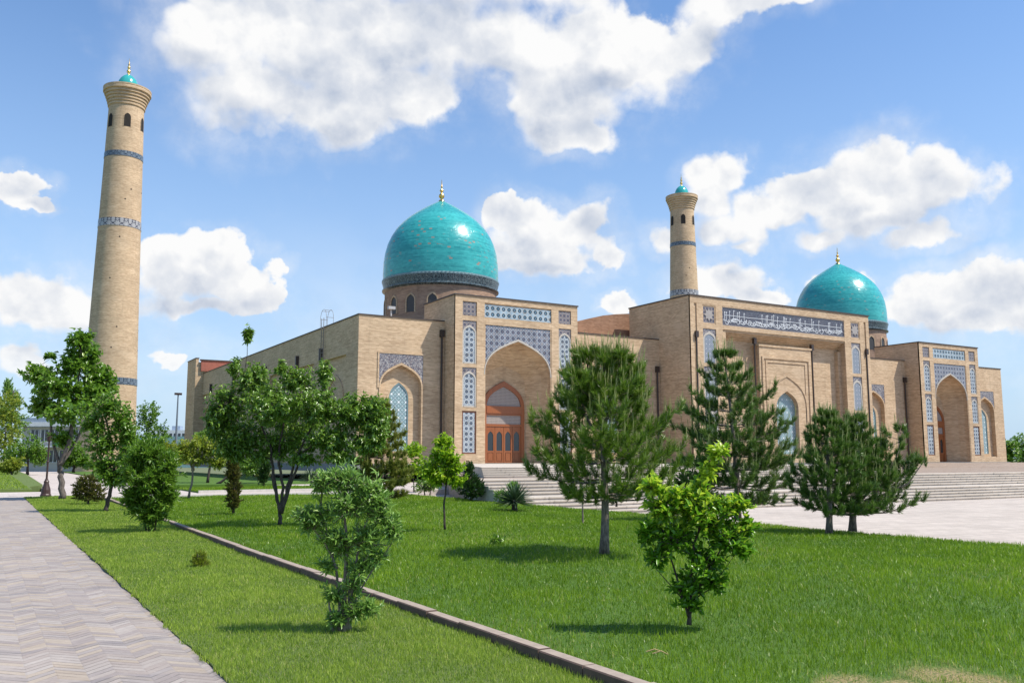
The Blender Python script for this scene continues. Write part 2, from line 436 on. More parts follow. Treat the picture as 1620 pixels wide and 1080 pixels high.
M_grille_pale = grille_mat('grey_window_grille', 0.42, (0.30, 0.33, 0.38), (0.10, 0.11, 0.14), (0.45, 0.48, 0.50))
M_pipe = simple('brown_downpipe', (0.045, 0.030, 0.024), 0.45)
M_cap = simple('dark_parapet_capping', (0.055, 0.042, 0.036), 0.6)
M_gold = simple('gilded_metal', (0.80, 0.52, 0.16), 0.28, 0.08, metal=1.0)
M_zinc = simple('galvanised_metal', (0.42, 0.42, 0.42), 0.45, metal=0.6)
M_redroof = simple('red_sheet_roof', (0.30, 0.095, 0.06), 0.6, 0.3)
def dome_mat(name, rad, damage):
    m = Mat(name); x, y, z = m.objc(); th = y.atan2(x); u = th * rad
    row = 0.15; r = (z / row).floor(); rn = m.rnd(m.vec((u / 0.30 + r * 0.5).floor(), r, 2.0)); rr = m.rnd(m.vec(r, 4.0, 2.0))
    st = m.noise(m.vec(th * 2.5, z * 4.0, 0.0), 2.2, 5.0, 0.65); big = m.noise(m.vec(x, y, z), 0.35, 3.0)
    f = (rn * 0.34 + rr * 0.30 + (st - 0.5) * 0.75 + (big - 0.5) * 0.6 + 0.20).clamp()
    c = m.mix(f, (0.008, 0.19, 0.205), (0.06, 0.45, 0.43))
    # missing and chipped glazed bricks
    chip = m.noise(m.vec(u * 0.55, z * 1.6, 3.0), 2.3, 5.0, 0.75); zone = m.noise(m.vec(x, y, z), 0.28, 2.0).ramp(0.46, 0.60)
    lowz = z.ramp(5.2, 3.2)
    speck = rn.gt(0.965) * m.noise(m.vec(x, y, z), 0.5, 3.0).ramp(0.42, 0.62) * z.ramp(6.4, 4.8)
    gone = (chip.gt(0.615) * zone * lowz).max(rn.gt(0.985) * lowz).max(speck) * damage
    dark = (m.noise(m.vec(th * 3.0, z * 9.0, 8.0), 3.0, 4.0, 0.7).gt(0.66)) * z.ramp(2.0, 3.4) * z.ramp(5.8, 4.6) * 0.55
    c = m.mix(dark, c, (0.010, 0.075, 0.09)); c = m.mix(gone * 0.85, c, m.mix(rn, (0.10, 0.07, 0.05), (0.33, 0.21, 0.15)))
    m.col(c); m.set(Roughness=0.22); m.bump(rn * 0.5 + st * 0.6 + rr * 0.3 - gone, 0.22, 0.03)
    return m.m
M_dome = dome_mat('turquoise_glazed_brick', 5.4, 1.0)
M_dome_b = dome_mat('turquoise_glazed_brick_far', 5.4, 0.5)
def band_mat(name, rad, cell, base, ink, ink2, teeth=False):
    m = Mat(name); x, y, z = m.objc(); u = y.atan2(x) * rad
    n1 = m.noise(m.vec(u, z, 0.0), 2.6, 2.0, 0.5, 2.4); a = (n1 - 0.5).abs().lt(0.05)
    s, r = star(m, u, z, cell, 6, 0.25); f = (u / cell).fract(); vert = (f - 0.5).abs().lt(0.09)
    c = m.mix(a * 0.8, base, ink); c = m.mix((s - 0.75).abs().lt(0.12) if not teeth else vert * 0.7, c, ink2)
    m.col(c); m.set(Roughness=0.35); return m.m
M_band = band_mat('dark_inscription_band', 5.5, 0.40, (0.020, 0.036, 0.05), (0.20, 0.25, 0.26), (0.08, 0.13, 0.15), True)
M_min_band_blue = band_mat('blue_tile_band', 2.5, 0.8, (0.09, 0.12, 0.16), (0.22, 0.26, 0.29), (0.02, 0.03, 0.05))
M_min_band_white = band_mat('white_hexagon_band', 2.8, 1.12, (0.34, 0.33, 0.33), (0.42, 0.42, 0.42), (0.03, 0.03, 0.05))

# ------------------------------------------------------------------ the mosque
M_void = simple('dark_opening', (0.02, 0.016, 0.013), 0.9)
FLOOR = 1.32; TER = 0.89; PLAZA = -0.30
mosque = empty('mosque', (64.8, 63.2, TER), 'tan brick mosque with two turquoise domes and three tiled portals', 'mosque')
XL, XR, YW, YB, ZR = 23.85, 106.2, 63.2, 121.0, 12.45
YP = 61.3
PORT = [(31.0, 11.5), (87.95, 10.75)]                    # left edge and width of the two side portals
P2L, P2R, YC, ZC = 52.85, 76.6, 58.9, 15.95              # the middle portal
NICHE = [27.36, 47.4, 82.35, 102.5]                      # window niches of the four wings

# wings: one wall with four arched niches
mb = MB()
spans = [(XL, PORT[0][0], NICHE[0]), (PORT[0][0]+PORT[0][1], P2L, NICHE[1]), (P2R, PORT[1][0], NICHE[2]), (PORT[1][0]+PORT[1][1], XR, NICHE[3])]
for x0, x1, c in spans:
    A = arch(c, 3.4, 7.05, 8.82)
    arch_wall(mb, x0, x1, FLOOR - .02, ZR, A, YW, zbot=1.95)
    reveal(mb, A, 1.95, YW, YW + 0.40)
    B = arch(c, 1.62, 6.15, 7.5)
    arch_wall(mb, c - 1.7, c + 1.7, 1.95, 8.82, B, YW + 0.40, zbot=2.25)
    reveal(mb, B, 2.25, YW + 0.40, YW + 0.55)
    arch_band(mb, arch(c, 3.62, 7.05, 8.98), arch(c, 3.38, 7.05, 8.80), 1.95, YW - 0.07, YW)
# side walls with blind arches, roof and back
def side_wall(X, sgn):
    ys = [YW]; n = 7; pitch = (YB - YW - 3.0) / n; d = 0.22
    mb.face([(X, YW, FLOOR-.02), (X, YW, ZR), (X, YW+2.6, ZR), (X, YW+2.6, FLOOR-.02)][::sgn])
    for k in range(n):
        y0 = YW + 2.6 + k * pitch; y1 = y0 + pitch * 0.72; y2 = y0 + pitch
        ztop = 9.7
        if k == n - 1: y2 = YB
        for (a, b, z0, z1, xx) in ((y0, y1, ztop, ZR, X), (y1, y2, FLOOR-.02, ZR, X), (y0, y1, FLOOR-.02, ztop, X + d*sgn)):
            mb.face([(xx, a, z0), (xx, a, z1), (xx, b, z1), (xx, b, z0)][::sgn])
        mb.face([(X, y0, ztop), (X + d*sgn, y0, ztop), (X + d*sgn, y1, ztop), (X, y1, ztop)])
        mb.face([(X, y0, FLOOR-.02), (X + d*sgn, y0, FLOOR-.02), (X + d*sgn, y0, ztop), (X, y0, ztop)])
        mb.face([(X, y1, FLOOR-.02), (X, y1, ztop), (X + d*sgn, y1, ztop), (X + d*sgn, y1, FLOOR-.02)])
        # raised arch line in the blind bay
        ym = (y0 + y1) / 2; A = arch(ym, pitch*.5, 6.3, 8.4); Bq = arch(ym, pitch*.5 - .3, 6.3, 8.15)
        F = [(A[0][0], FLOOR)] + A + [(A[-1][0], FLOOR)]; G = [(Bq[0][0], FLOOR)] + Bq + [(Bq[-1][0], FLOOR)]
        xo, xw = X + (d - .1)*sgn, X + d*sgn
        for i in range(len(F) - 1):
            a, b, c, e = F[i], F[i+1], G[i+1], G[i]
            mb.face([(xo,a[0],a[1]),(xo,b[0],b[1]),(xo,c[0],c[1]),(xo,e[0],e[1])])
            mb.face([(xo,a[0],a[1]),(xo,b[0],b[1]),(xw,b[0],b[1]),(xw,a[0],a[1])])
            mb.face([(xo,e[0],e[1]),(xo,c[0],c[1]),(xw,c[0],c[1]),(xw,e[0],e[1])])
side_wall(XL, 1); side_wall(XR, -1)
mb.face([(XL, YB, FLOOR), (XL, YB, ZR), (XR, YB, ZR), (XR, YB, FLOOR)])
mb.face([(XL, YW+.001, ZR-.35), (XR, YW+.001, ZR-.35), (XR, YB, ZR-.35), (XL, YB, ZR-.35)])
mb.build('wall', M_brick, mosque)
for x0, x1, c in spans:         # capping along the parapets
    mb = MB(); mb.box(x0 + (0 if x0 != XL else -.06), x1 + (.06 if x1 == XR else 0), YW - .06, YW + .34, ZR + .002, ZR + .09); mb.build('parapet_capping', M_cap, mosque)
for xa in (XL - .06, XR - .34):
    mb = MB(); mb.box(xa, xa + .40, YW + .345, YB, ZR + .002, ZR + .09); mb.build('parapet_capping', M_cap, mosque)
mb = MB()
mb.box(XL - .25, XR + .25, YW - .28, YB + .3, TER - .2, FLOOR - .02)
for X0, Wd in PORT: mb.box(X0 - .25, X0 + Wd + .25, YP - .3, YW - .285, TER - .2, FLOOR - .02)
mb.box(P2L - .25, P2R + .25, YC - .3, YW - .285, TER - .2, FLOOR - .02)
mb.build('plinth', M_stone, mosque)
for c in NICHE:
    p = MB(); A = arch(c, 3.64, 7.05, 9.0); z1 = 9.63; h = 1.77
    for i in range(len(A) - 1):
        (xa, za), (xb, zb) = A[i], A[i+1]
        p.face([(xb, YW-.03, zb), (xa, YW-.03, za), (xa, YW-.03, z1), (xb, YW-.03, z1)])
    p.build('tile_panel', M_scroll, mosque)
    fr = MB(); fr.box(c-1.95, c-1.825, YW-.06, YW-.002, 7.0, 9.76); fr.box(c+1.825, c+1.95, YW-.06, YW-.002, 7.0, 9.76); fr.box(c-1.82, c+1.82, YW-.06, YW-.002, 9.64, 9.76)
    fr.build('tile_panel_frame', M_brick, mosque)
    wd = MB(); arch_fill(wd, arch(c, 1.62, 6.15, 7.5), 2.25, YW + 0.48); wo_ = wd.build('window', M_grille, mosque)
    f2 = MB(); arch_band(f2, arch(c, 1.625, 6.15, 7.505), arch(c, 1.46, 6.15, 7.36), 2.26, YW + 0.42, YW + 0.475)
    fo = f2.build('frame', simple('window_frame_teal', (0.16, 0.25, 0.27), 0.5), wo_)

def niche_door(parent, cx, yb, wd, zf):
    """panelled wooden double doors under a lattice transom and an arched fanlight, in a wooden frame"""
    d = MB(); A = arch(cx, wd, 5.75, 8.0); B = arch(cx, wd - .62, 5.75, 7.55)
    arch_band(d, A, B, 5.75, yb - .16, yb - .01)
    for sx in (-1, 1): d.box(cx + sx*(wd/2 - .155) - .155, cx + sx*(wd/2 - .155) + .155, yb - .16, yb - .01, zf, 5.745)
    xi = wd/2 - .315
    d.box(cx - xi, cx + xi, yb - .20, yb - .01, 5.35, 5.95)
    d.box(cx - xi, cx + xi, yb - .14, yb - .01, 4.28, 4.48); d.box(cx - xi, cx + xi, yb - .14, yb - .01, 5.2, 5.345)
    door = d.build('door', M_wood, parent)
    return door, xi
def door_leaves(cx, yb, xi, zf):
    d = MB(); n = 4; lw = 2*xi/n
    for k in range(n):
        x0 = cx - xi + k*lw; x1 = x0 + lw; g = .015
        a, b = x0 + g, x1 - g; st = .13
        d.box(a, a+st, yb-.10, yb-.03, zf+.03, 4.27); d.box(b-st, b, yb-.10, yb-.03, zf+.03, 4.27)
        for z0, z1 in ((zf+.03, zf+.16), (zf+.86, zf+1.0), (3.98, 4.27)): d.box(a+st+.001, b-st-.001, yb-.098, yb-.03, z0, z1)
        d.box(a+st+.05, b-st-.05, yb-.085, yb-.045, zf+.2, zf+.82)
        d.box(a+st+.001, b-st-.001, yb-.055, yb-.03, zf+.161, zf+.859)
        m_ = (a+b)/2; A = arch(m_, b-a-2*st, 3.45, 3.90, 6)
        arch_wall(d, a+st, b-st, 3.40, 3.979, A, yb-.09, zbot=3.40)
        arch_fill(d, arch(m_, b-a-2*st-.01, 3.45, 3.9, 6), zf+1.0, yb-.06, 1)
    return d

def side_portal(X0, Wd, Z1=14.35):
    k = Wd / 11.5; X = lambda t: X0 + t * k; cx = X(5.7); cw = 6.3 * k
    mb = MB(); fy = YP + 0.10; yb = 63.75; zf = FLOOR
    A = arch(cx, cw, 8.25, 11.05, 12)
    arch_wall(mb, X(0.64), X(10.86), zf, 13.0, A, fy)
    mb.face([(X(.64), fy, 13.0), (X(10.86), fy, 13.0), (X(10.86), fy, 14.0), (X(.64), fy, 14.0)])
    # niche: canted sides and vault narrowing to the door wall
    P = arch(cx, cw * .93, 8.2, 10.75, 12); Q = arch(cx, cw * .66, 7.75, 9.3, 12)
    reveal(mb, A, zf, fy, fy + .45, B=A, sill=False); 
    reveal(mb, A, zf, fy + .45, fy + 1.1, B=P, sill=False); reveal(mb, P, zf, fy + 1.1, yb, B=Q, sill=False)
    D = arch(cx, 3.9*k, 5.75, 8.0, 12)
    arch_fill(mb, Q, zf, yb)
    mb.face([(A[0][0], fy, zf + .004), (A[-1][0], fy, zf + .004), (Q[-1][0], yb, zf + .004), (Q[0][0], yb, zf + .004)], 1)
    # body behind
    x0, x1, y1 = X(0), X(11.5), 67.0
    mb.face([(x0,YP,zf),(x0,YP,Z1),(x0,y1,Z1),(x0,y1,zf)]); mb.face([(x1,YP,zf),(x1,y1,zf),(x1,y1,Z1),(x1,YP,Z1)])
    mb.face([(x0,y1,zf),(x0,y1,Z1),(x1,y1,Z1),(x1,y1,zf)]); mb.face([(x0,YP,Z1-.02),(x1,YP,Z1-.02),(x1,y1,Z1-.02),(x0,y1,Z1-.02)])
    # pilasters and rails of the front frame
    piers = [(0, .65), (1.9, 2.6), (8.9, 9.6), (10.85, 11.5)]
    for a, b in piers: mb.box(X(a), X(b), YP, fy + .05, zf, 13.92)
    mb.box(X(0), X(11.5), YP - .004, fy + .05, 13.925, Z1)
    for (a, b) in ((.652, 1.898), (9.602, 10.848)):
        for z0, z1 in ((zf, 2.05), (5.35, 5.62), (8.72, 9.0), (12.4, 12.78)): mb.box(X(a), X(b), YP + .006, fy + .05, z0, z1)
    mb.box(X(2.602), X(8.898), YP + .006, fy + .05, 12.2, 12.78)
    mb.box(X(2.602), X(2.70), YP + .03, fy + .04, zf, 12.19); mb.box(X(8.80), X(8.898), YP + .03, fy + .04, zf, 12.19)
    por = mb.build('portal', [M_brick, M_stone], mosque)
    cap = MB(); cap.box(X(0) - .07, X(11.5) + .07, YP - .08, 67.05, Z1 + .002, Z1 + .10); cap.build('capping', M_cap, por)
    # tile panels
    ty = fy - .03
    def panel(a, b, z0, z1, mat):
        p = MB(); p.box(X(a), X(b), ty, fy - .001, z0, z1); return p.build('tile_panel', mat, por)
    panel(2.62, 8.88, 12.80, 13.82, M_tile_top)
    for (a, b) in ((.66, 1.89), (9.61, 10.84)):
        panel(a, b, 12.80, 13.86, M_tile_brown)
        for z0, zs, za, zt in ((9.01, 11.35, 11.95, 12.39), (5.63, 7.75, 8.33, 8.71)):
            c = X((a + b) / 2); w_ = (b - a) * k
            q = MB(); O = arch(c, w_ - .02, zs, za + .12, 6); I = arch(c, w_ - .22, zs, za - .05, 6)
            arch_band(q, O, I, z0 + .01, ty - .03, fy - .002, 1)
            q.box(c - w_/2 + .15, c + w_/2 - .15, ty - .028, fy - .003, z0 + .012, z0 + .12, 1)
            for i in range(len(O) - 1):
                (xa, z_a), (xb, z_b) = O[i], O[i+1]
                q.face([(xb, ty-.005, z_b), (xa, ty-.005, z_a), (xa, ty-.005, zt), (xb, ty-.005, zt)], 2)
            arch_fill(q, I, z0 + .12, ty + .004)
            q.build('tile_panel', [M_tile_side, M_white_tile, M_tile_brown], por)
        p = MB(); c = X((a + b) / 2); w_ = (b - a) * k
        p.box(c - w_/2 + .10, c + w_/2 - .10, ty, fy - .002, 2.16, 5.22, 0)
        for z0, z1, xa, xb in ((2.06, 2.159, -w_/2, w_/2), (5.221, 5.33, -w_/2, w_/2), (2.16, 5.22, -w_/2, -w_/2 + .099), (2.16, 5.22, w_/2 - .099, w_/2)):
            p.box(c + xa, c + xb, ty - .02, fy - .001, z0, z1, 1)
        p.build('tile_panel', [M_tile_side, M_wood_dark], por)
    s = MB(); O = arch(cx, cw + .02, 8.25, 11.2, 12)
    for i in range(len(O) - 1):
        (xa, za), (xb, zb) = O[i], O[i+1]
        s.face([(max(xb, X(2.71)), ty, zb), (min(xa, X(8.79)), ty, za), (min(xa, X(8.79)), ty, 12.18), (max(xb, X(2.71)), ty, 12.18)])
    s.build('tile_panel', M_tile_spandrel, por)
    t = MB(); arch_band(t, arch(cx, cw - .02, 8.25, 11.2, 12), arch(cx, cw - .16, 8.25, 11.04, 12), 8.25, ty - .09, fy)
    t.build('arch_moulding', M_white_tile, por)
    door, xi = niche_door(por, cx, yb, 3.9 * k, zf + .006)
    lv = door_leaves(cx, yb, xi, zf + .006); lv.build('door_leaves', [M_wood, M_glass], por)
    tr = MB(); tr.box(cx - xi, cx + xi, yb - .06, yb - .02, 4.481, 5.199)
    arch_fill(tr, arch(cx, 3.9*k - .62, 5.95, 7.55), 5.951, yb - .06)
    tr.build('transom', M_transom, por)
    return por
portal_near = side_portal(*PORT[0]); portal_near['label'] = 'portal under the nearer dome'
portal_far = side_portal(*PORT[1]); portal_far['label'] = 'portal at the far end of the front'

# the taller middle portal with the inscription
mb = MB(); X = lambda t: t
zf = FLOOR; fy = YC + .10; yr = YC + 1.05
x0, x1, y1 = P2L, P2R, 67.5
mb.face([(x0,YC,zf),(x0,YC,ZC),(x0,y1,ZC),(x0,y1,zf)]); mb.face([(x1,YC,zf),(x1,y1,zf),(x1,y1,ZC),(x1,YC,ZC)])
mb.face([(x0,y1,zf),(x0,y1,ZC),(x1,y1,ZC),(x1,y1,zf)]); mb.face([(x0,YC,ZC-.02),(x1,YC,ZC-.02),(x1,y1,ZC-.02),(x0,y1,ZC-.02)])
RX0, RX1 = 57.1, 73.0
for a, b in ((P2L, RX0), (RX1, P2R)): mb.face([(a, fy, zf), (b, fy, zf), (b, fy, ZC - .4), (a, fy, ZC - .4)])
mb.face([(RX0, fy, 13.15), (RX1, fy, 13.15), (RX1, fy, ZC - .4), (RX0, fy, ZC - .4)])
mb.box(P2L, P2R, YC - .004, fy + .05, 15.32, ZC)
for a, b in ((P2L, 53.3), (53.62, 54.3), (55.86, 56.66), (72.92, 73.84), (75.2, 75.85), (76.15, P2R)): mb.box(a, b, YC, fy + .05, zf, 15.315)
for (a, b) in ((54.302, 55.858), (73.842, 75.198)):
    for z0, z1 in ((zf, 2.0), (6.1, 6.4), (9.75, 10.05), (13.12, 13.55), (15.24, 15.31)): mb.box(a, b, YC + .006, fy + .05, z0, z1)
mb.box(56.662, 72.918, YC + .006, fy + .05, 13.2, 13.58); mb.box(56.662, 72.918, YC + .006, fy + .05, 15.24, 15.31)
# stepped lintel over the recess
for k in range(5): mb.box(RX0 + .002, RX1 - .002, fy + k*.19, yr + .02, 13.15 - (k+1)*.13, 13.15 - k*.13 - .001)
mb.face([(RX0, fy, zf), (RX0, fy, 13.15), (RX0, yr, 13.15), (RX0, yr, zf)]); mb.face([(RX1, fy, zf), (RX1, yr, zf), (RX1, yr, 13.15), (RX1, fy, 13.15)])
for a, b in ((RX0 + .002, RX0 + .45), (RX1 - .45, RX1 - .002)): mb.box(a, b, yr - .42, yr + .01, zf, 12.2)
mb.face([(RX0, yr, zf), (RX1, yr, zf), (RX1, yr, 12.6), (RX0, yr, 12.6)])
# central bay standing forward in the recess, nested frames and a blind arch round the window
bx0, bx1, by = 61.35, 68.25, YC + .25; cx = 64.8
A = arch(cx, 2.9, 6.3, 7.95)
arch_wall(mb, bx0, bx1, zf, 12.0, A, by, zbot=2.1); reveal(mb, A, 2.1, by, by + .5)
mb.face([(bx0,by,zf),(bx0,by,12.0),(bx0,yr,12.0),(bx0,yr,zf)]); mb.face([(bx1,by,zf),(bx1,yr,zf),(bx1,yr,12.0),(bx1,by,12.0)])
mb.box(bx0 - .08, bx1 + .08, by - .08, yr, 12.003, 12.17)
for o, zt, dp in ((.28, 11.1, .10), (.75, 10.75, .06)):
    w_ = .20
    mb.box(bx0 + o, bx0 + o + w_, by - dp, by - .001, zf, zt); mb.box(bx1 - o - w_, bx1 - o, by - dp, by - .001, zf, zt)
    mb.box(bx0 + o + w_ + .001, bx1 - o - w_ - .001, by - dp, by - .001, zt - w_, zt)
arch_band(mb, arch(cx, 5.3, 6.5, 9.55), arch(cx, 5.0, 6.5, 9.33), zf, by - .07, by)
pc = mb.build('portal', M_brick, mosque); pc['label'] = 'tall middle portal with the long inscription'
cap = MB(); cap.box(P2L - .07, P2R + .07, YC - .08, y1 + .05, ZC + .002, ZC + .11); cap.build('capping', M_cap, pc)
wd = MB(); arch_fill(wd, A, 2.1, by + .45); wd.build('window', M_grille, pc)
ty = fy - .03
STAR_C = simple('star_relief_pale', (0.34, 0.31, 0.285), 0.5)
for (a, b) in ((54.31, 55.85), (73.85, 75.19)):
    c = (a + b) / 2; w_ = b - a
    p = MB(); p.box(a, b, ty, fy - .001, 13.56, 15.23)
    zc = 14.4; pts = []
    for i in range(16):
        r = .60 if i % 2 == 0 else .36; t = math.pi * i / 8; pts.append((c + r*math.cos(t), zc + r*math.sin(t)))
    p.prism(pts, ty - .05, ty + .002, 1)
    for xa, xb, z0, z1 in ((a, a+.1, 13.56, 15.23), (b-.1, b, 13.56, 15.23), (a+.101, b-.101, 13.56, 13.66), (a+.101, b-.101, 15.13, 15.23)): p.box(xa, xb, ty-.03, ty-.001, z0, z1, 2)
    p.build('tile_panel', [M_tile_brown, STAR_C, M_brick], pc)
    for z0, zs, za, zt in ((10.06, 12.15, 12.8, 13.11), (6.41, 8.7, 9.35, 9.74), (2.01, 5.2, 5.75, 6.09)):
        q = MB(); O = arch(c, w_ - .02, zs, za + .1, 6); I = arch(c, w_ - .34, zs, za - .14, 6)
        arch_band(q, O, I, z0 + .01, ty - .03, fy - .002, 1)
        for i in range(len(O) - 1):
            (xa, z_a), (xb, z_b) = O[i], O[i+1]
            q.face([(xb, ty-.005, z_b), (xa, ty-.005, z_a), (xa, ty-.005, zt), (xb, ty-.005, zt)], 2)
        arch_fill(q, I, z0 + .02, ty + .004)
        q.build('window', [M_grille_pale, M_white_tile, M_scroll], pc)
# calligraphic inscription: dark ground, tall uprights, a long level stroke and a dense lower line
p = MB(); p.box(56.67, 72.91, ty, fy - .001, 13.59, 15.23)
for xa, xb, z0, z1 in ((56.67, 72.91, 13.59, 13.66), (56.67, 72.91, 15.16, 15.23), (56.67, 56.76, 13.662, 15.158), (72.82, 72.91, 13.662, 15.158)): p.box(xa, xb, ty-.03, ty-.001, z0, z1, 2)
R_ = random.Random(4)
def ribbon(pts, w0, w1, y):
    n = len(pts)
    for i in range(n - 1):
        (xa, za), (xb, zb) = pts[i], pts[i+1]; dx_, dz_ = xb-xa, zb-za; L = math.hypot(dx_, dz_) + 1e-6
        wa = w0 + (w1-w0)*i/(n-1); nx, nz = -dz_/L*wa/2, dx_/L*wa/2
        p.face([(xa-nx,y,za-nz),(xb-nx,y,zb-nz),(xb+nx,y,zb+nz),(xa+nx,y,za+nz)][::-1], 1)
x_ = 57.0; j = 0
while x_ < 72.6:
    y_ = ty - .006 - (j % 7) * .0012; j += 1
    if R_.random() < .62:
        h = R_.uniform(.45, .68); l = R_.uniform(-.05, .05)
        ribbon([(x_ + l, 14.38 + h), (x_, 14.30), (x_ - .02, 13.98)], .052, .045, y_)
        ribbon([(x_ + l, 14.38 + h), (x_ + l + .10, 14.38 + h - .09)], .07, .03, y_ - .0006)
    x_ += R_.choice([.16, .2, .26, .5, .62])
ribbon([(56.95 + i*.5, 14.52 + .015*math.sin(i*.8)) for i in range(32)], .05, .05, ty - .016)
x_ = 57.0
while x_ < 72.5:
    y_ = ty - .018 - (j % 9) * .0012; j += 1
    r = R_.uniform(.13, .26); z0 = R_.uniform(13.92, 14.2); a0 = R_.uniform(-.2, .4); sp = R_.uniform(2.4, 4.4); st = R_.uniform(.65, 1.0)
    pts = [(x_ + r*math.cos(math.pi + a0 + sp*i/9), z0 + r*st*math.sin(math.pi + a0 + sp*i/9)) for i in range(10)]
    ribbon(pts, .04, .085, y_)
    if R_.random() < .6: ribbon([(x_, z0), (x_ + .08, z0 + .06)], .075, .075, y_ - .0005)
    if R_.random() < .5: ribbon([(x_ + r, z0 + .12), (x_ + r + R_.uniform(.2, .4), z0 + R_.uniform(-.02, .12))], .08, .05, y_ - .0005)
    x_ += R_.uniform(.13, .26)
p.build('inscription', [M_scroll_dark, simple('white_script_tile', (0.60, 0.62, 0.64), 0.4), M_tile_brown], pc)

# downpipes with hoppers
def downpipe(x, y, ztop, zbot=FLOOR, hop=.16):
    d = MB(); d.tube([(x, y, zbot), (x, y, ztop - .5)], .085, 8); d.box(x - hop, x + hop, y - hop, y + hop*.7, ztop - .55, ztop)
    return d.build('downpipe', M_pipe, mosque)
for x, y, zt in ((30.72, YW - .16, 11.75), (52.45, YW - .16, 10.0), (53.46, YC - .05, 12.8), (76.0, YC - .05, 12.6), (77.0, YW - .16, 12.0), (87.6, YW - .16, 10.6),
                 (60.98, YC + .45, 12.75), (68.62, YC + .45, 12.6)): downpipe(x, y, zt)
for k, yy in enumerate((71.5, 78.0, 88.5, 101.5, 113.0)): 
    d = MB(); d.box(XL - .28, XL + .05, yy - .12, yy + .12, 9.7, 10.75); d.build('roof_spout', M_pipe, mosque)

M_ladder = simple('rusty_ladder_steel', (0.22, 0.19, 0.17), 0.6)
M_drumglass = simple('dusty_drum_window', (0.055, 0.05, 0.047), 0.5)
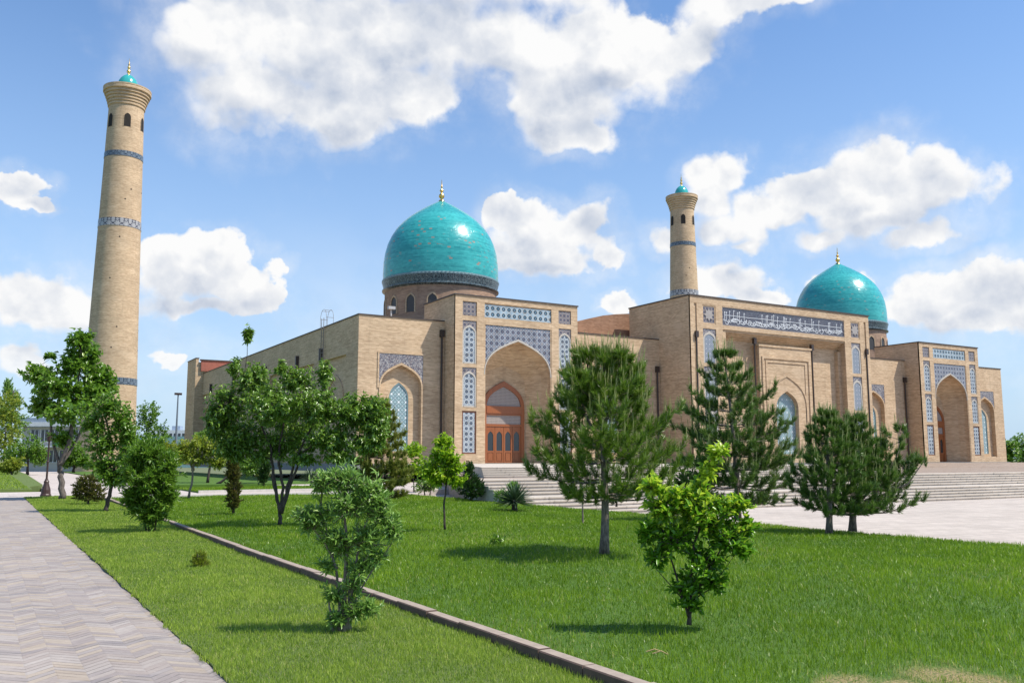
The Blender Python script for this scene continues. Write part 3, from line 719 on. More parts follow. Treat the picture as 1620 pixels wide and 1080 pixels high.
# roof: stepped blocks and drums, low vault, ladder, corner tower
def roof_block(x0, x1, y0, y1, z, nm='roof_block'):
    b = MB(); b.box(x0, x1, y0, y1, ZR - .3, z); o = b.build(nm, M_brick, mosque)
    c = MB(); c.box(x0 - .05, x1 + .05, y0 - .05, y1 + .05, z + .002, z + .08); c.build('capping', M_cap, o); return o
DOMES = [(36.8, 75.9, M_dome), (92.85, 75.5, M_dome_b)]
roof_block(29.6, 44.0, 68.4, 83.0, 13.25); roof_block(85.6, 100.0, 68.4, 83.0, 13.25)
def dome_at(cx, cy, mat):
    r = 5.48; prof = [(1.0, 0), (1.003, .12), (.995, .32), (.972, .50), (.930, .66), (.868, .80), (.79, .93), (.70, 1.035), (.60, 1.13), (.49, 1.215), (.38, 1.29), (.27, 1.36), (.16, 1.425), (.07, 1.475), (.0, 1.50)]
    zb = 18.28; hs = 8.12 / 1.50
    def sub(name, prof_, mat_, par, n=72, sm=True):
        m_ = MB(); m_.lathe(cx, cy, prof_, n)
        o = m_.build(name, mat_, par, smooth=sm)
        # move the origin onto the dome's axis so that the object coordinates run round it
        off = Vector((cx - mosque.location.x, cy - mosque.location.y, zb - mosque.location.z)) - (par.location if par is not mosque else Vector((0,0,0)))
        o.data.transform(Matrix.Translation(-(off + (par.location if par is not mosque else Vector((0,0,0)))))); o.location = off
        return o
    pts = []
    P_ = [(a*r, zb + b*hs) for a, b in prof]
    for i in range(len(P_) - 1):
        for t in (0, .5): pts.append((P_[i][0]*(1-t)+P_[i+1][0]*t, P_[i][1]*(1-t)+P_[i+1][1]*t))
    pts.append(P_[-1])
    d = sub('dome', pts, mat, mosque)
    sub('tile_band', [(r*1.0, zb), (r*1.01, zb - .02), (r*1.01, zb - .10), (r*1.015, zb - .12), (r*.995, zb - .55), (r*.985, zb - .82), (r*1.012, zb - .88), (r*1.012, zb - .97), (r*.985, zb - 1.0), (r*.955, zb - 1.12)], M_band, d, sm=35)
    kn = MB(); nn = 96 * 6; vv = []
    for zz, dr_ in ((zb - .16, 0), (zb - .12, .07), (zb + .02, .07), (zb + .06, 0)):
        for k in range(nn):
            a = 2*math.pi*k/nn; rr_ = r*1.006 + dr_ * (.35 + .65 * abs(math.sin(a*48))); vv.append((cx + rr_*math.cos(a), cy + rr_*math.sin(a), zz))
    kn.add(vv, [(i*nn + k, i*nn + (k+1) % nn, (i+1)*nn + (k+1) % nn, (i+1)*nn + k) for i in range(3) for k in range(nn)])
    kn.build('cornice_beads', simple('cornice_bead_tile', (0.16, 0.24, 0.26), 0.4), d).location = Vector((0, 0, 0)) - d.location
    fin = [(.30, zb+8.05), (.26, zb+8.16), (.10, zb+8.23), (.10, zb+8.31), (.24, zb+8.44), (.29, zb+8.57), (.24, zb+8.72), (.10, zb+8.85), (.09, zb+8.97), (.19, zb+9.07), (.19, zb+9.15), (.07, zb+9.28), (.06, zb+9.42), (.12, zb+9.49), (.05, zb+9.59), (.03, zb+10.12), (.0, zb+10.28)]
    sub('finial', fin, M_gold, d, 16)
    dr = sub('drum', [(r*.965, ZR - .3), (r*.965, zb - 1.10)], M_brick_drum, mosque, 96, sm=True)
    nwin = 16
    for k in range(nwin):
        a = 2*math.pi*(k + .5)/nwin; R0 = r*.965 + .02; t = np.array([-math.sin(a), math.cos(a)]); c0 = np.array([cx + R0*math.cos(a), cy + R0*math.sin(a)])
        w_ = MB(); A = arch(0, .84, 15.75, 16.35, 5); O = arch(0, 1.02, 15.75, 16.50, 5)
        n_ = np.array([math.cos(a), math.sin(a)])
        def P3(x, z, o): q = c0 + t*x + n_*o; return (q[0], q[1], z)
        pl = [(A[-1][0], 14.75), (A[0][0], 14.75)] + A
        w_.face([P3(x, z, -.005) for x, z in pl], 1)
        F = [(O[0][0], 14.7)] + O + [(O[-1][0], 14.7)]; G = [(A[0][0], 14.7)] + A + [(A[-1][0], 14.7)]
        for i in range(len(F)-1):
            w_.face([P3(*F[i], .06), P3(*F[i+1], .06), P3(*G[i+1], .06), P3(*G[i], .06)]); w_.face([P3(*F[i], -.05), P3(*F[i+1], -.05), P3(*F[i+1], .06), P3(*F[i], .06)]); w_.face([P3(*G[i], .06), P3(*G[i+1], .06), P3(*G[i+1], -.03), P3(*G[i], -.03)])
        o = w_.build('window', [M_brick, M_drumglass], dr); o.location = -dr.location
for a in DOMES: dome_at(*a)
v = MB(); hump = [(62.2, 12.2), (62.0, 14.5), (60, 15.2), (57, 15.55), (55, 15.7), (53.5, 15.7), (52, 15.52), (50.5, 15.28), (48.7, 14.82), (47.4, 14.40), (45.6, 13.8), (45.2, 12.2)]
v.prism(hump, 68.5, 92.0); v.build('roof_vault', M_brick_r, mosque)
v = MB(); v.prism([(129.7 - x, z) for x, z in reversed(hump)], 68.5, 92.0); v.build('roof_vault', M_brick_r, mosque)
t = MB(); TX = XL - 1.0
t.box(TX, TX + 4.2, 118.2, 123.5, TER, 13.9); t.box(TX, TX + .35, 118.2, 123.5, 13.901, 14.35); t.box(TX+.351, TX + 4.2, 123.15, 123.5, 13.901, 14.35)
ct = t.build('corner_tower', M_brick, mosque)
t = MB(); t.box(TX - .05, TX + .4, 118.15, 123.55, 14.352, 14.45); t.build('capping', M_cap, ct)
t = MB(); t.box(XL - .4, XL + 3.4, 117.9, 118.19, 12.75, 14.1); t.build('red_roof', M_redroof, mosque); t = MB(); t.box(XL - .5, XL + 3.5, 117.8, 118.4, 14.102, 14.25); t.build('capping', M_cap, ct)
l = MB(); ly = 71.0
for s in (-.28, .28):
    l.tube([(XL - .2, ly + s, 3.2), (XL - .2, ly + s, 13.2)], .03, 6)
for k in range(28): l.tube([(XL - .2, ly - .28, 3.4 + k*.33), (XL - .2, ly + .28, 3.4 + k*.33)], .02, 5)
for off in (-.15, .45):
    arc = [(XL + off, ly + .75*math.cos(t), 13.2 + .75*math.sin(t)) for t in np.linspace(0, math.pi, 10)]
    l.tube([(XL + off, ly + .75, ZR)] + arc + [(XL + off, ly - .75, ZR)], .016, 5)
for t in np.linspace(0, math.pi, 4): l.tube([(XL - .15, ly + .75*math.cos(t), 13.2 + .75*math.sin(t)), (XL + .45, ly + .75*math.cos(t), 13.2 + .75*math.sin(t))], .018, 5)
l.build('roof_ladder', M_ladder, mosque)
fl = MB(); q = at_y(619, 489, 68.3); fl.box(q[0]-.30, q[0]+.30, q[1]-.2, q[1]+.1, q[2]-.02, q[2]+.22); fl.box(q[0]-.05, q[0]+.05, q[1]-.05, q[1]+.05, ZR-.3, q[2]-.051)
fl.build('floodlight', simple('white_lamp_housing', (0.42, 0.42, 0.42), 0.5), mosque)

# ------------------------------------------------------------------ minarets
def minaret(cx, cy, label):
    root = empty('minaret', (cx, cy, 0), label, 'minaret', 'minarets of the mosque')
    def part(name, prof, mat, n=56, sm=30, par=None):
        m_ = MB(); m_.lathe(cx, cy, prof, n); return m_.build(name, mat, par or root, smooth=sm)
    rr = lambda z: 3.62 + (2.30 - 3.62) * (z / 49.2) ** .92
    zs = [-.4, 0.6] + list(np.linspace(1.5, 49.2, 20))
    shaft = part('shaft', [(rr(max(z, 0)) + (.25 if z < .7 else 0), z) for z in zs], M_brick_min, 64)
    g = [(2.30, 49.2), (2.29, 49.95)]; r, z = 2.30, 49.95
    for k in range(6):
        z += .415; r2 = 2.33 + (k + 1) ** 1.5 * .051
        g += [(r2 - .03, z - .39), (r2 + .04, z - .34), (r2 + .04, z - .08), (r2, z)]
    g += [(3.10, 52.5), (3.13, 52.56), (3.13, 52.72), (0.3, 52.8)]
    part('gallery', g, M_brick_min, 64, 25)
    part('cupola', [(1.36, 52.75), (1.36, 53.1), (1.33, 53.5), (1.2, 54.0), (.98, 54.4), (.65, 54.75), (.3, 54.98), (.0, 55.1)], M_cup, 40, True)
    part('finial', [(.22, 55.0), (.1, 55.15), (.26, 55.4), (.26, 55.6), (.09, 55.8), (.2, 56.0), (.2, 56.15), (.07, 56.35), (.14, 56.55), (.04, 56.75), (.03, 57.3), (0, 57.5)], M_gold, 14, True)
    for z0, z1, mt in ((42.55, 43.30, M_min_band_blue), (32.75, 33.85, M_min_band_white), (11.4, 12.3, M_min_band_blue)):
        part('tile_band', [(rr(z0) + .005, z0), (rr(z0) + .05, z0 + .01), (rr(z1) + .05, z1 - .01), (rr(z1) + .005, z1)], mt, 64, 30)
    n = 6; ph = math.atan2(-cy, -cx) + .08
    for k in range(n):
        a = ph + 2*math.pi*k/n; R0 = rr(47.5); c0 = np.array([cx, cy])
        w_ = MB(); A = arch(0, .86, 48.05, 48.68, 5); pl = [(A[-1][0], 46.75), (A[0][0], 46.75)] + A
        def P3(x, z, o):
            aa = a + x / R0; rad = rr(z) + o; return (cx + rad*math.cos(aa), cy + rad*math.sin(aa), z)
        w_.face([P3(x, z, .045) for x, z in pl], 1)
        O = arch(0, .98, 48.05, 48.80, 5); F = [(O[0][0], 46.7)] + O + [(O[-1][0], 46.7)]; G = [(A[0][0], 46.75)] + A + [(A[-1][0], 46.75)]
        for i in range(len(F)-1): w_.face([P3(*F[i], .05), P3(*F[i+1], .05), P3(*G[i+1], .05), P3(*G[i], .05)])
        w_.build('window', [M_brick_min, M_void], root)
    R_ = random.Random(7)
    for z in (16.2, 19, 25.5, 31.2, 36.5, 38):
        for k in range(4):
            a = ph + R_.uniform(-.4, .4) + k*math.pi/2; q = (rr(z) + .012)
            p0 = np.array([cx + (q-.1)*math.cos(a), cy + (q-.1)*math.sin(a), z]); p1 = np.array([cx + q*math.cos(a), cy + q*math.sin(a), z]); h = MB(); h.tube([p0, p1], .11, 6); h.build('putlog_hole', M_void, root)
    return root
M_cup = simple('turquoise_cupola_tile', (0.04, 0.36, 0.35), 0.2, 0.25)
minaret(14.35, 130.4, 'tall brick minaret standing free on the left behind the trees')
minaret(115.6, 130.4, 'farther brick minaret rising behind the middle portal of the mosque')

# ------------------------------------------------------------------ ground, paths, terrace, stairs
def struct(mb, name, mat, smooth=False): return tag(mb.build(name, mat, None, smooth), kind='structure')
def paving(name, c1, c2, cu, cv, joint=0.5, tone=0.3):
    m = Mat(name); x, y, z = m.world(); r = (y / cv).floor(); uu = x / cu + r * 0.5
    rn = m.rnd(m.vec(uu.floor(), r, 1.0)); big = m.noise(m.vec(x, y, 0.0), 0.25, 5.0, 0.6); fi = m.noise(m.vec(x, y, z), 14.0, 3.0)
    j = uu.fract().lt(0.05).max((y / cv).fract().lt(0.07)); grid = (x / 3.6).fract().lt(0.022).max((y / 3.6).fract().lt(0.022)); stain = m.noise(m.vec(x * 0.6, y, 2.0), 0.55, 6.0, 0.7)
    c = m.mix((rn * 0.7 + (big - 0.5) * 1.0 + 0.15).clamp(), c1, c2)
    m.col(m.scale(c, (1.0 + (fi - 0.5) * tone + (stain - 0.5) * 0.55) * (1.0 - j * joint * 0.5) * (1.0 - grid * 0.18))); m.set(Roughness=0.88); m.bump(fi - j, 0.3, 0.01); return m.m
M_plaza = paving('pink_plaza_paving', (0.42, 0.36, 0.305), (0.52, 0.45, 0.385), 0.6, 0.3)
M_cross = paving('pale_cross_path_paving', (0.44, 0.38, 0.34), (0.54, 0.47, 0.42), 0.5, 0.25)
M_step = paving('stone_step', (0.46, 0.40, 0.33), (0.58, 0.51, 0.43), 1.4, 50.0, 0.5, 0.35)
M_terr = paving('terrace_brick_paving', (0.24, 0.175, 0.13), (0.36, 0.28, 0.215), 0.4, 0.2)
def zigzag():
    m = Mat('zigzag_brick_paving'); x, y, z = m.world()
    wob = (m.noise(m.vec(x, y, 0.0), 1.2, 3.0) - 0.5) * 0.07
    per = 0.42; q = x / per * 2.0; t = (q * 0.5).fract(); t = (t - 0.5).abs() * 2.0
    v = (y + t * 0.22 + wob) / 0.115; r = v.floor(); seg = q.floor()
    rn = m.rnd(m.vec(seg, r, 1.0)); rr = m.rnd(m.vec(r, 2.0, 9.0)); r3 = m.rnd(m.vec(seg, r, 5.0))
    big = m.noise(m.vec(x, y, 0.0), 0.9, 5.0, 0.65); fi = m.noise(m.vec(x * .6, y, z), 32.0, 5.0, 0.7)
    patchy = m.noise(m.vec(x * 0.8, y * 2.5, 4.0), 1.6, 3.0).ramp(0.42, 0.62)
    j = (v.fract().lt(0.13) * (patchy * 0.8 + 0.2)).max(q.fract().lt(0.05) * 0.08)
    c = m.mix(rn, (0.295, 0.245, 0.215), (0.36, 0.315, 0.28)); c = m.mix(r3.gt(0.78) * 0.45, c, (0.39, 0.31, 0.215)); c = m.mix(r3.lt(0.22) * 0.42, c, (0.235, 0.205, 0.20)); c = m.mix(rr.gt(0.70) * 0.6 * patchy, c, (0.20, 0.18, 0.18))
    m.col(m.scale(c, (1.02 + (fi - 0.5) * 0.65 + (big - 0.5) * 0.55) * (1.0 - j * 0.58))); m.set(Roughness=0.85); m.bump(fi * 0.6 - j * 1.2 + rn * 0.4, 0.5, 0.012)
    return m.m
M_path = zigzag()
def turf(name, c1, c2):
    m = Mat(name); x, y, z = m.world(); n = m.noise(m.vec(x, y, 0.0), 1.2, 5.0, 0.6); f = m.noise(m.vec(x, y, 0.0), 40.0, 3.0, 0.7)
    c = m.mix(n, c1, c2)
    for px_, py_, pr in ((1345, 1074, .30), (1490, 1066, .36), (1420, 1078, .22), (1560, 1078, .30)):      # bare dry spots in the turf
        p0 = at_z(px_, py_, .1); dd = ((x - float(p0[0]))*(x - float(p0[0])) + (y - float(p0[1]))*(y - float(p0[1]))).sqrt()
        c = m.mix((dd + (n - 0.5) * 0.5).ramp(pr * .9, pr * .3) * f.ramp(0.35, 0.6), c, (0.33, 0.235, 0.115))
    m.col(m.scale(c, 0.55 + f * 0.9)); m.set(Roughness=0.95); m.bump(f, 0.8, 0.03); return m.m
M_turf = turf('lush_lawn_soil', (0.05, 0.115, 0.008), (0.085, 0.17, 0.014))
M_turf2 = turf('mown_lawn_soil', (0.085, 0.13, 0.025), (0.13, 0.18, 0.04))
M_far = turf('far_park_ground', (0.10, 0.13, 0.05), (0.16, 0.17, 0.09))

g = MB(); g.face([(-3000, -3000, -.42), (3000, -3000, -.42), (3000, 3000, -.42), (-3000, 3000, -.42)]); struct(g, 'ground', M_far)
g = MB(); g.face([(17.0, -40, PLAZA), (150, -40, PLAZA), (150, 62, PLAZA), (17.0, 62, PLAZA)]); struct(g, 'plaza', M_plaza)
PX = 1.75; KX = 4.40; LX = 17.0; LY = 41.0
g = MB(); g.box(-7, PX, -6, 45.6, -.5, 0.0); struct(g, 'path', M_path)
g = MB(); g.box(-40, 24.5, 45.602, 53.0, -.5, -.012); g.box(3.2, 9.0, 53.002, 139, -.5, -.016); g.box(PX + .2, 19.5, LY + .2, 45.600, -.5, -.016); g.box(17.02, 34, 53.002, 60.5, -.5, -.02)
struct(g, 'cross_path', M_cross)

KERB = [(4.12, -4), (4.12, 8), (4.13, 15), (4.2, 22), (4.32, 30), (4.5, LY)]
def kx(y): return float(np.interp(y, [q[1] for q in KERB], [q[0] for q in KERB]))
# kerb wall of separate stones along the lawn, then the pale edging stones at the lawn's far end
k = MB(); R_ = random.Random(3); y = -4.0
while y < LY:
    L = R_.uniform(.55, .8); dz = R_.uniform(-.008, .008); dx_ = R_.uniform(-.006, .006); y2 = min(y + L, LY)
    xa, xb = kx(y) + dx_, kx(y2) + dx_
    v = []
    for (xx, yy) in ((xa, y + .006), (xb, y2 - .006)):
        for (o, z) in ((0, -.2), (0, .106 + dz), (.010, .116 + dz), (.12, .116 + dz), (.13, .106 + dz), (.13, -.2)): v.append((xx + o, yy, z))
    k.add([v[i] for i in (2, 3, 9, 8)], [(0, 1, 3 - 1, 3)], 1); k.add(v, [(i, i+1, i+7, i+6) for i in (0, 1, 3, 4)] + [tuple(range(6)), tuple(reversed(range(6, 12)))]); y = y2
M_kerb = simple('weathered_shaded_kerb_stone', (0.135, 0.085, 0.065), 0.85, 0.45, 6.0, bump=0.5)  # stone of the kerb faces, their shade darkened into the colour
M_kerbtop = simple('sunlit_kerb_top', (0.33, 0.265, 0.21), 0.9, 0.4, 9.0)  # same kerb stone painted lighter on top, as sunlit
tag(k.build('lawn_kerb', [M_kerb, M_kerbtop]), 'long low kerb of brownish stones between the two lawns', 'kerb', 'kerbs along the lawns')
k = MB(); x = kx(LY) + .15
while x < 16.9: k.box(x, x + .98, LY, LY + .12, -.2, .13); x += 1.0
k.box(9.5, 18.8, 46.98, 47.1, -.2, .12)
tag(k.build('lawn_kerb', simple('pale_kerb_stone', (0.52, 0.48, 0.43), 0.8, 0.25, 5.0)), 'pale kerb along the far end of the big lawn by the cross path', 'kerb', 'kerbs along the lawns')

R2 = np.random.default_rng(5)
def lawn_z(x, y):
    """big lawn: level with the kerb, gently domed"""
    x = np.asarray(x, float); y = np.asarray(y, float)
    t = np.clip((x - 4.5) / 12.5, 0, 1)
    return 0.05 + 0.11 * np.sin(np.pi * t) * np.clip((y + 4) / 10, 0, 1) * np.clip((LY - y) / 8, 0, 1) + 0.03 * np.sin(x * .9 + 1) * np.sin(y * .55)
def sheet(name, x0f, x1f, y0, y1, zf, mat, nx=30, ny=80, skirt=.5):
    v, f = [], []
    for j in range(ny + 1):
        y = y0 + (y1 - y0) * j / ny; a, b = x0f(y), x1f(y)
        for i in range(nx + 1):
            x = a + (b - a) * i / nx; v.append((x, y, float(zf(x, y))))
    for j in range(ny):
        for i in range(nx): q = j*(nx+1) + i; f.append((q, q+1, q+nx+2, q+nx+1))
    mb = MB(); mb.add(v, f)
    rim = [0 + i for i in range(nx+1)] + [(j)*(nx+1) + nx for j in range(1, ny+1)] + [ny*(nx+1) + i for i in reversed(range(nx))] + [j*(nx+1) for j in reversed(range(1, ny))]
    for a, b in zip(rim, rim[1:] + rim[:1]): mb.face([v[a], v[b], (v[b][0], v[b][1], v[b][2]-skirt), (v[a][0], v[a][1], v[a][2]-skirt)][::-1])
    return struct(mb, name, mat, 40)
edge_r = lambda y: LX + .25 * math.sin(y * .3)
sheet('lawn', lambda y: kx(y) + .13, edge_r, -4, LY - .01, lawn_z, M_turf)
strip_z = lambda x, y: 0.012 + 0.02 * np.sin(np.asarray(x) * 1.3) * np.sin(np.asarray(y) * .5) + .015
sheet('mown_lawn', lambda y: PX + .004 + .02 * math.sin(y * 7), lambda y: kx(y) + .02, -4, 45.2, strip_z, M_turf2, 8, 80)
sheet('far_lawn', lambda y: -40, lambda y: 2.4 + (y - 53) * .012 + (.8 if y > 60 else 0), 53.004, 132, lambda x, y: 0.05 + .25 * np.clip((60 - np.abs(np.asarray(y) - 95)) / 60, 0, 1), M_turf2, 10, 20)
sheet('far_lawn', lambda y: 9.5, lambda y: 18.8, 47.1, 52.4, lambda x, y: .06, M_turf, 8, 5)
sheet('far_lawn', lambda y: 9.2, lambda y: XL - 1.5, 60, 128, lambda x, y: .05, M_turf, 8, 20)

# stairs up to the terrace and the terrace itself
NS = 10; RI = (TER - PLAZA) / NS; TR = 0.34; SX0, SX1 = 16.75, 128.0; y = 26.9; prof = []
st = MB(); z = PLAZA
for i in range(NS):
    nz = z + RI; run = 1.25 if i == 4 else TR
    st.box(SX0, SX1, y, y + run + (.0 if i < NS-1 else 0.6), PLAZA - .3, nz - .05)
    st.box(SX0 - .02, SX1, y - .03, y + run + (.0 if i < NS-1 else 0.6) - .032, nz - .049, nz)
    z = nz; y += run
YT = y + .56
struct(st, 'stairs', M_step)
t = MB(); q_ = [(SX0, YT), (SX1, YT), (SX1, YW - .3), (30.2, YW - .3)]; t.face([(x, y, TER - .004) for x, y in q_]); [t.face([(*q_[i], PLAZA - .3), (*q_[(i+1) % 4], PLAZA - .3), (*q_[(i+1) % 4], TER - .004), (*q_[i], TER - .004)]) for i in range(4)]; struct(t, 'terrace', M_terr)
st = MB(); cxp = PORT[0][0] + 5.7; y = 33.2; z = TER
for i in range(5):
    nz = TER + (FLOOR - TER) * (i + 1) / 5; y1 = y + .36 if i < 4 else YP - .32
    lx = lambda yy: 18.2 + (yy - 33.2) * .46
    for (o, za, zb_) in ((0, TER - .1, nz - .03), (.02, nz - .029, nz)):
        q_ = [(lx(y) - o, y - o), (44.0 + o, y - o), (44.0 + o, y1 - o), (lx(y1) - o, y1 - o)]
        st.face([(x, yy, zb_) for x, yy in q_]); [st.face([(*q_[e], za), (*q_[(e+1) % 4], za), (*q_[(e+1) % 4], zb_), (*q_[e], zb_)]) for e in range(4)]
    y = y1
struct(st, 'stairs', M_step)
# battered brick platform before the far portal
b = MB(); x0, x1 = PORT[1][0] - 1.5, PORT[1][0] + PORT[1][1] + 10; sl = 5.0; y1 = YW - .29; y0 = 52.0
b.face([(x0, y0, 1.24), (x1, y0, 1.24), (x1, y1, 1.24), (x0, y1, 1.24)]); b.face([(x0 - sl*1.6, y0 - sl, TER), (x1 + sl, y0 - sl, TER), (x1, y0, 1.24), (x0, y0, 1.24)])
b.face([(x0 - sl*1.6, y0 - sl, TER), (x0, y0, 1.24), (x0, y1, 1.24), (x0 - sl*1.6, y1, TER)]); b.face([(x1 + sl, y0 - sl, TER), (x1 + sl, y1, TER), (x1, y1, 1.24), (x1, y0, 1.24)])
struct(b, 'brick_ramp', M_terr)

# ------------------------------------------------------------------ foliage helpers
def leaf_mat(name, c1, c2, c3=None, trans=0.35, rough=0.42, spec=0.45):
    m = Mat(name); t = m.attr('tint')
    c = m.mix(t.ramp(0.0, 0.8, smooth=False), c1, c2)
    if c3: c = m.mix(t.gt(0.9) * 0.8, c, c3)
    m.col(c); m.set(Roughness=rough, Specular_IOR_Level=spec)
    tr = m.new('ShaderNodeBsdfTranslucent'); N.put(m.t, tr.inputs['Color'], m.scale(c, 1.35))
    mx = m.new('ShaderNodeMixShader'); mx.inputs[0].default_value = trans
    m.t.links.new(m.b.outputs[0], mx.inputs[1]); m.t.links.new(tr.outputs[0], mx.inputs[2]); m.t.links.new(mx.outputs[0], m.out.inputs[0])
    return m.m
def bark(name, c1, c2, sc=14.0):
    m = Mat(name); x, y, z = m.objc(); n = m.noise(m.vec(x, y, z * .35), sc, 5.0, 0.7); m.col(m.mix(n.ramp(.3, .7), c1, c2)); m.set(Roughness=0.9); m.bump(n, 0.8, 0.02); return m.m
B_grey = bark('grey_bark', (0.055, 0.042, 0.035), (0.20, 0.165, 0.14))
B_dark = bark('dark_bark', (0.03, 0.022, 0.018), (0.10, 0.075, 0.06))
B_pale = bark('pale_bark', (0.10, 0.08, 0.065), (0.30, 0.25, 0.20))
B_pine = bark('scaly_pine_bark', (0.07, 0.055, 0.045), (0.28, 0.23, 0.19), 22.0)

def unit(a): return a / (np.linalg.norm(a, axis=-1, keepdims=True) + 1e-9)
def np_mesh(name, V, F4, mats, parent, tint=None, smooth=True):
    """V (n,3) world, F4 (m,4) quads; quick mesh through foreach_set"""
    me = bpy.data.meshes.new(name); off = np.array(root_of(parent)['base']) if parent is not None else np.zeros(3)
    V = (V - off).astype(np.float32); n, m, kk = len(V), len(F4), F4.shape[1]
    me.vertices.add(n); me.vertices.foreach_set('co', V.ravel()); me.loops.add(m * kk); me.loops.foreach_set('vertex_index', F4.astype(np.int32).ravel())
    me.polygons.add(m); me.polygons.foreach_set('loop_start', np.arange(0, m*kk, kk, dtype=np.int32)); me.polygons.foreach_set('loop_total', np.full(m, kk, np.int32))
    if tint is not None:
        a = me.attributes.new('tint', 'FLOAT', 'FACE'); a.data.foreach_set('value', tint.astype(np.float32))
    me.polygons.foreach_set('use_smooth', np.full(m, smooth))
    me.materials.append(mats); me.update(calc_edges=True); me.validate()
    o = bpy.data.objects.new(name, me); COL.objects.link(o)
    if parent is not None: o.parent = parent
    return o
def leaves_geo(P, A, Nn, L, Wd, fold=0.25, droop=0.25):
    """leaf blades folded along the midrib and drooping to the tip: six quads' worth of outline in two quads a side"""
    A = unit(A); S = unit(np.cross(A, Nn)); Nn = unit(np.cross(S, A)); L = L[:, None]; Wd = Wd[:, None]
    z0 = P; m1 = P + A*L*.45 - Nn*L*droop*.12; tip = P + A*L - Nn*L*droop
    l1 = P + A*L*.38 - S*Wd*.5 + Nn*Wd*fold; r1 = P + A*L*.38 + S*Wd*.5 + Nn*Wd*fold
    l2 = P + A*L*.72 - S*Wd*.36 + Nn*Wd*fold*.6 - Nn*L*droop*.45; r2 = P + A*L*.72 + S*Wd*.36 + Nn*Wd*fold*.6 - Nn*L*droop*.45
    V = np.stack([z0, l1, l2, tip, m1, r1, r2], 1).reshape(-1, 3); n = len(P); b = (np.arange(n) * 7)[:, None]
    F = np.concatenate([b + np.array([[0, 4, 2, 1]]), b + np.array([[4, 3, 2, 2]])[:, :4], b + np.array([[0, 5, 6, 4]]), b + np.array([[4, 6, 3, 3]])], 0)
    return V, F
def quadfix(V, F):
    """split the doubled corners off into triangles: returns all faces as triangles"""
    d = F[:, 2] == F[:, 3]
    q = F[~d]; t = F[d][:, :3]
    return np.concatenate([q[:, [0, 1, 2]], q[:, [0, 2, 3]], t], 0)

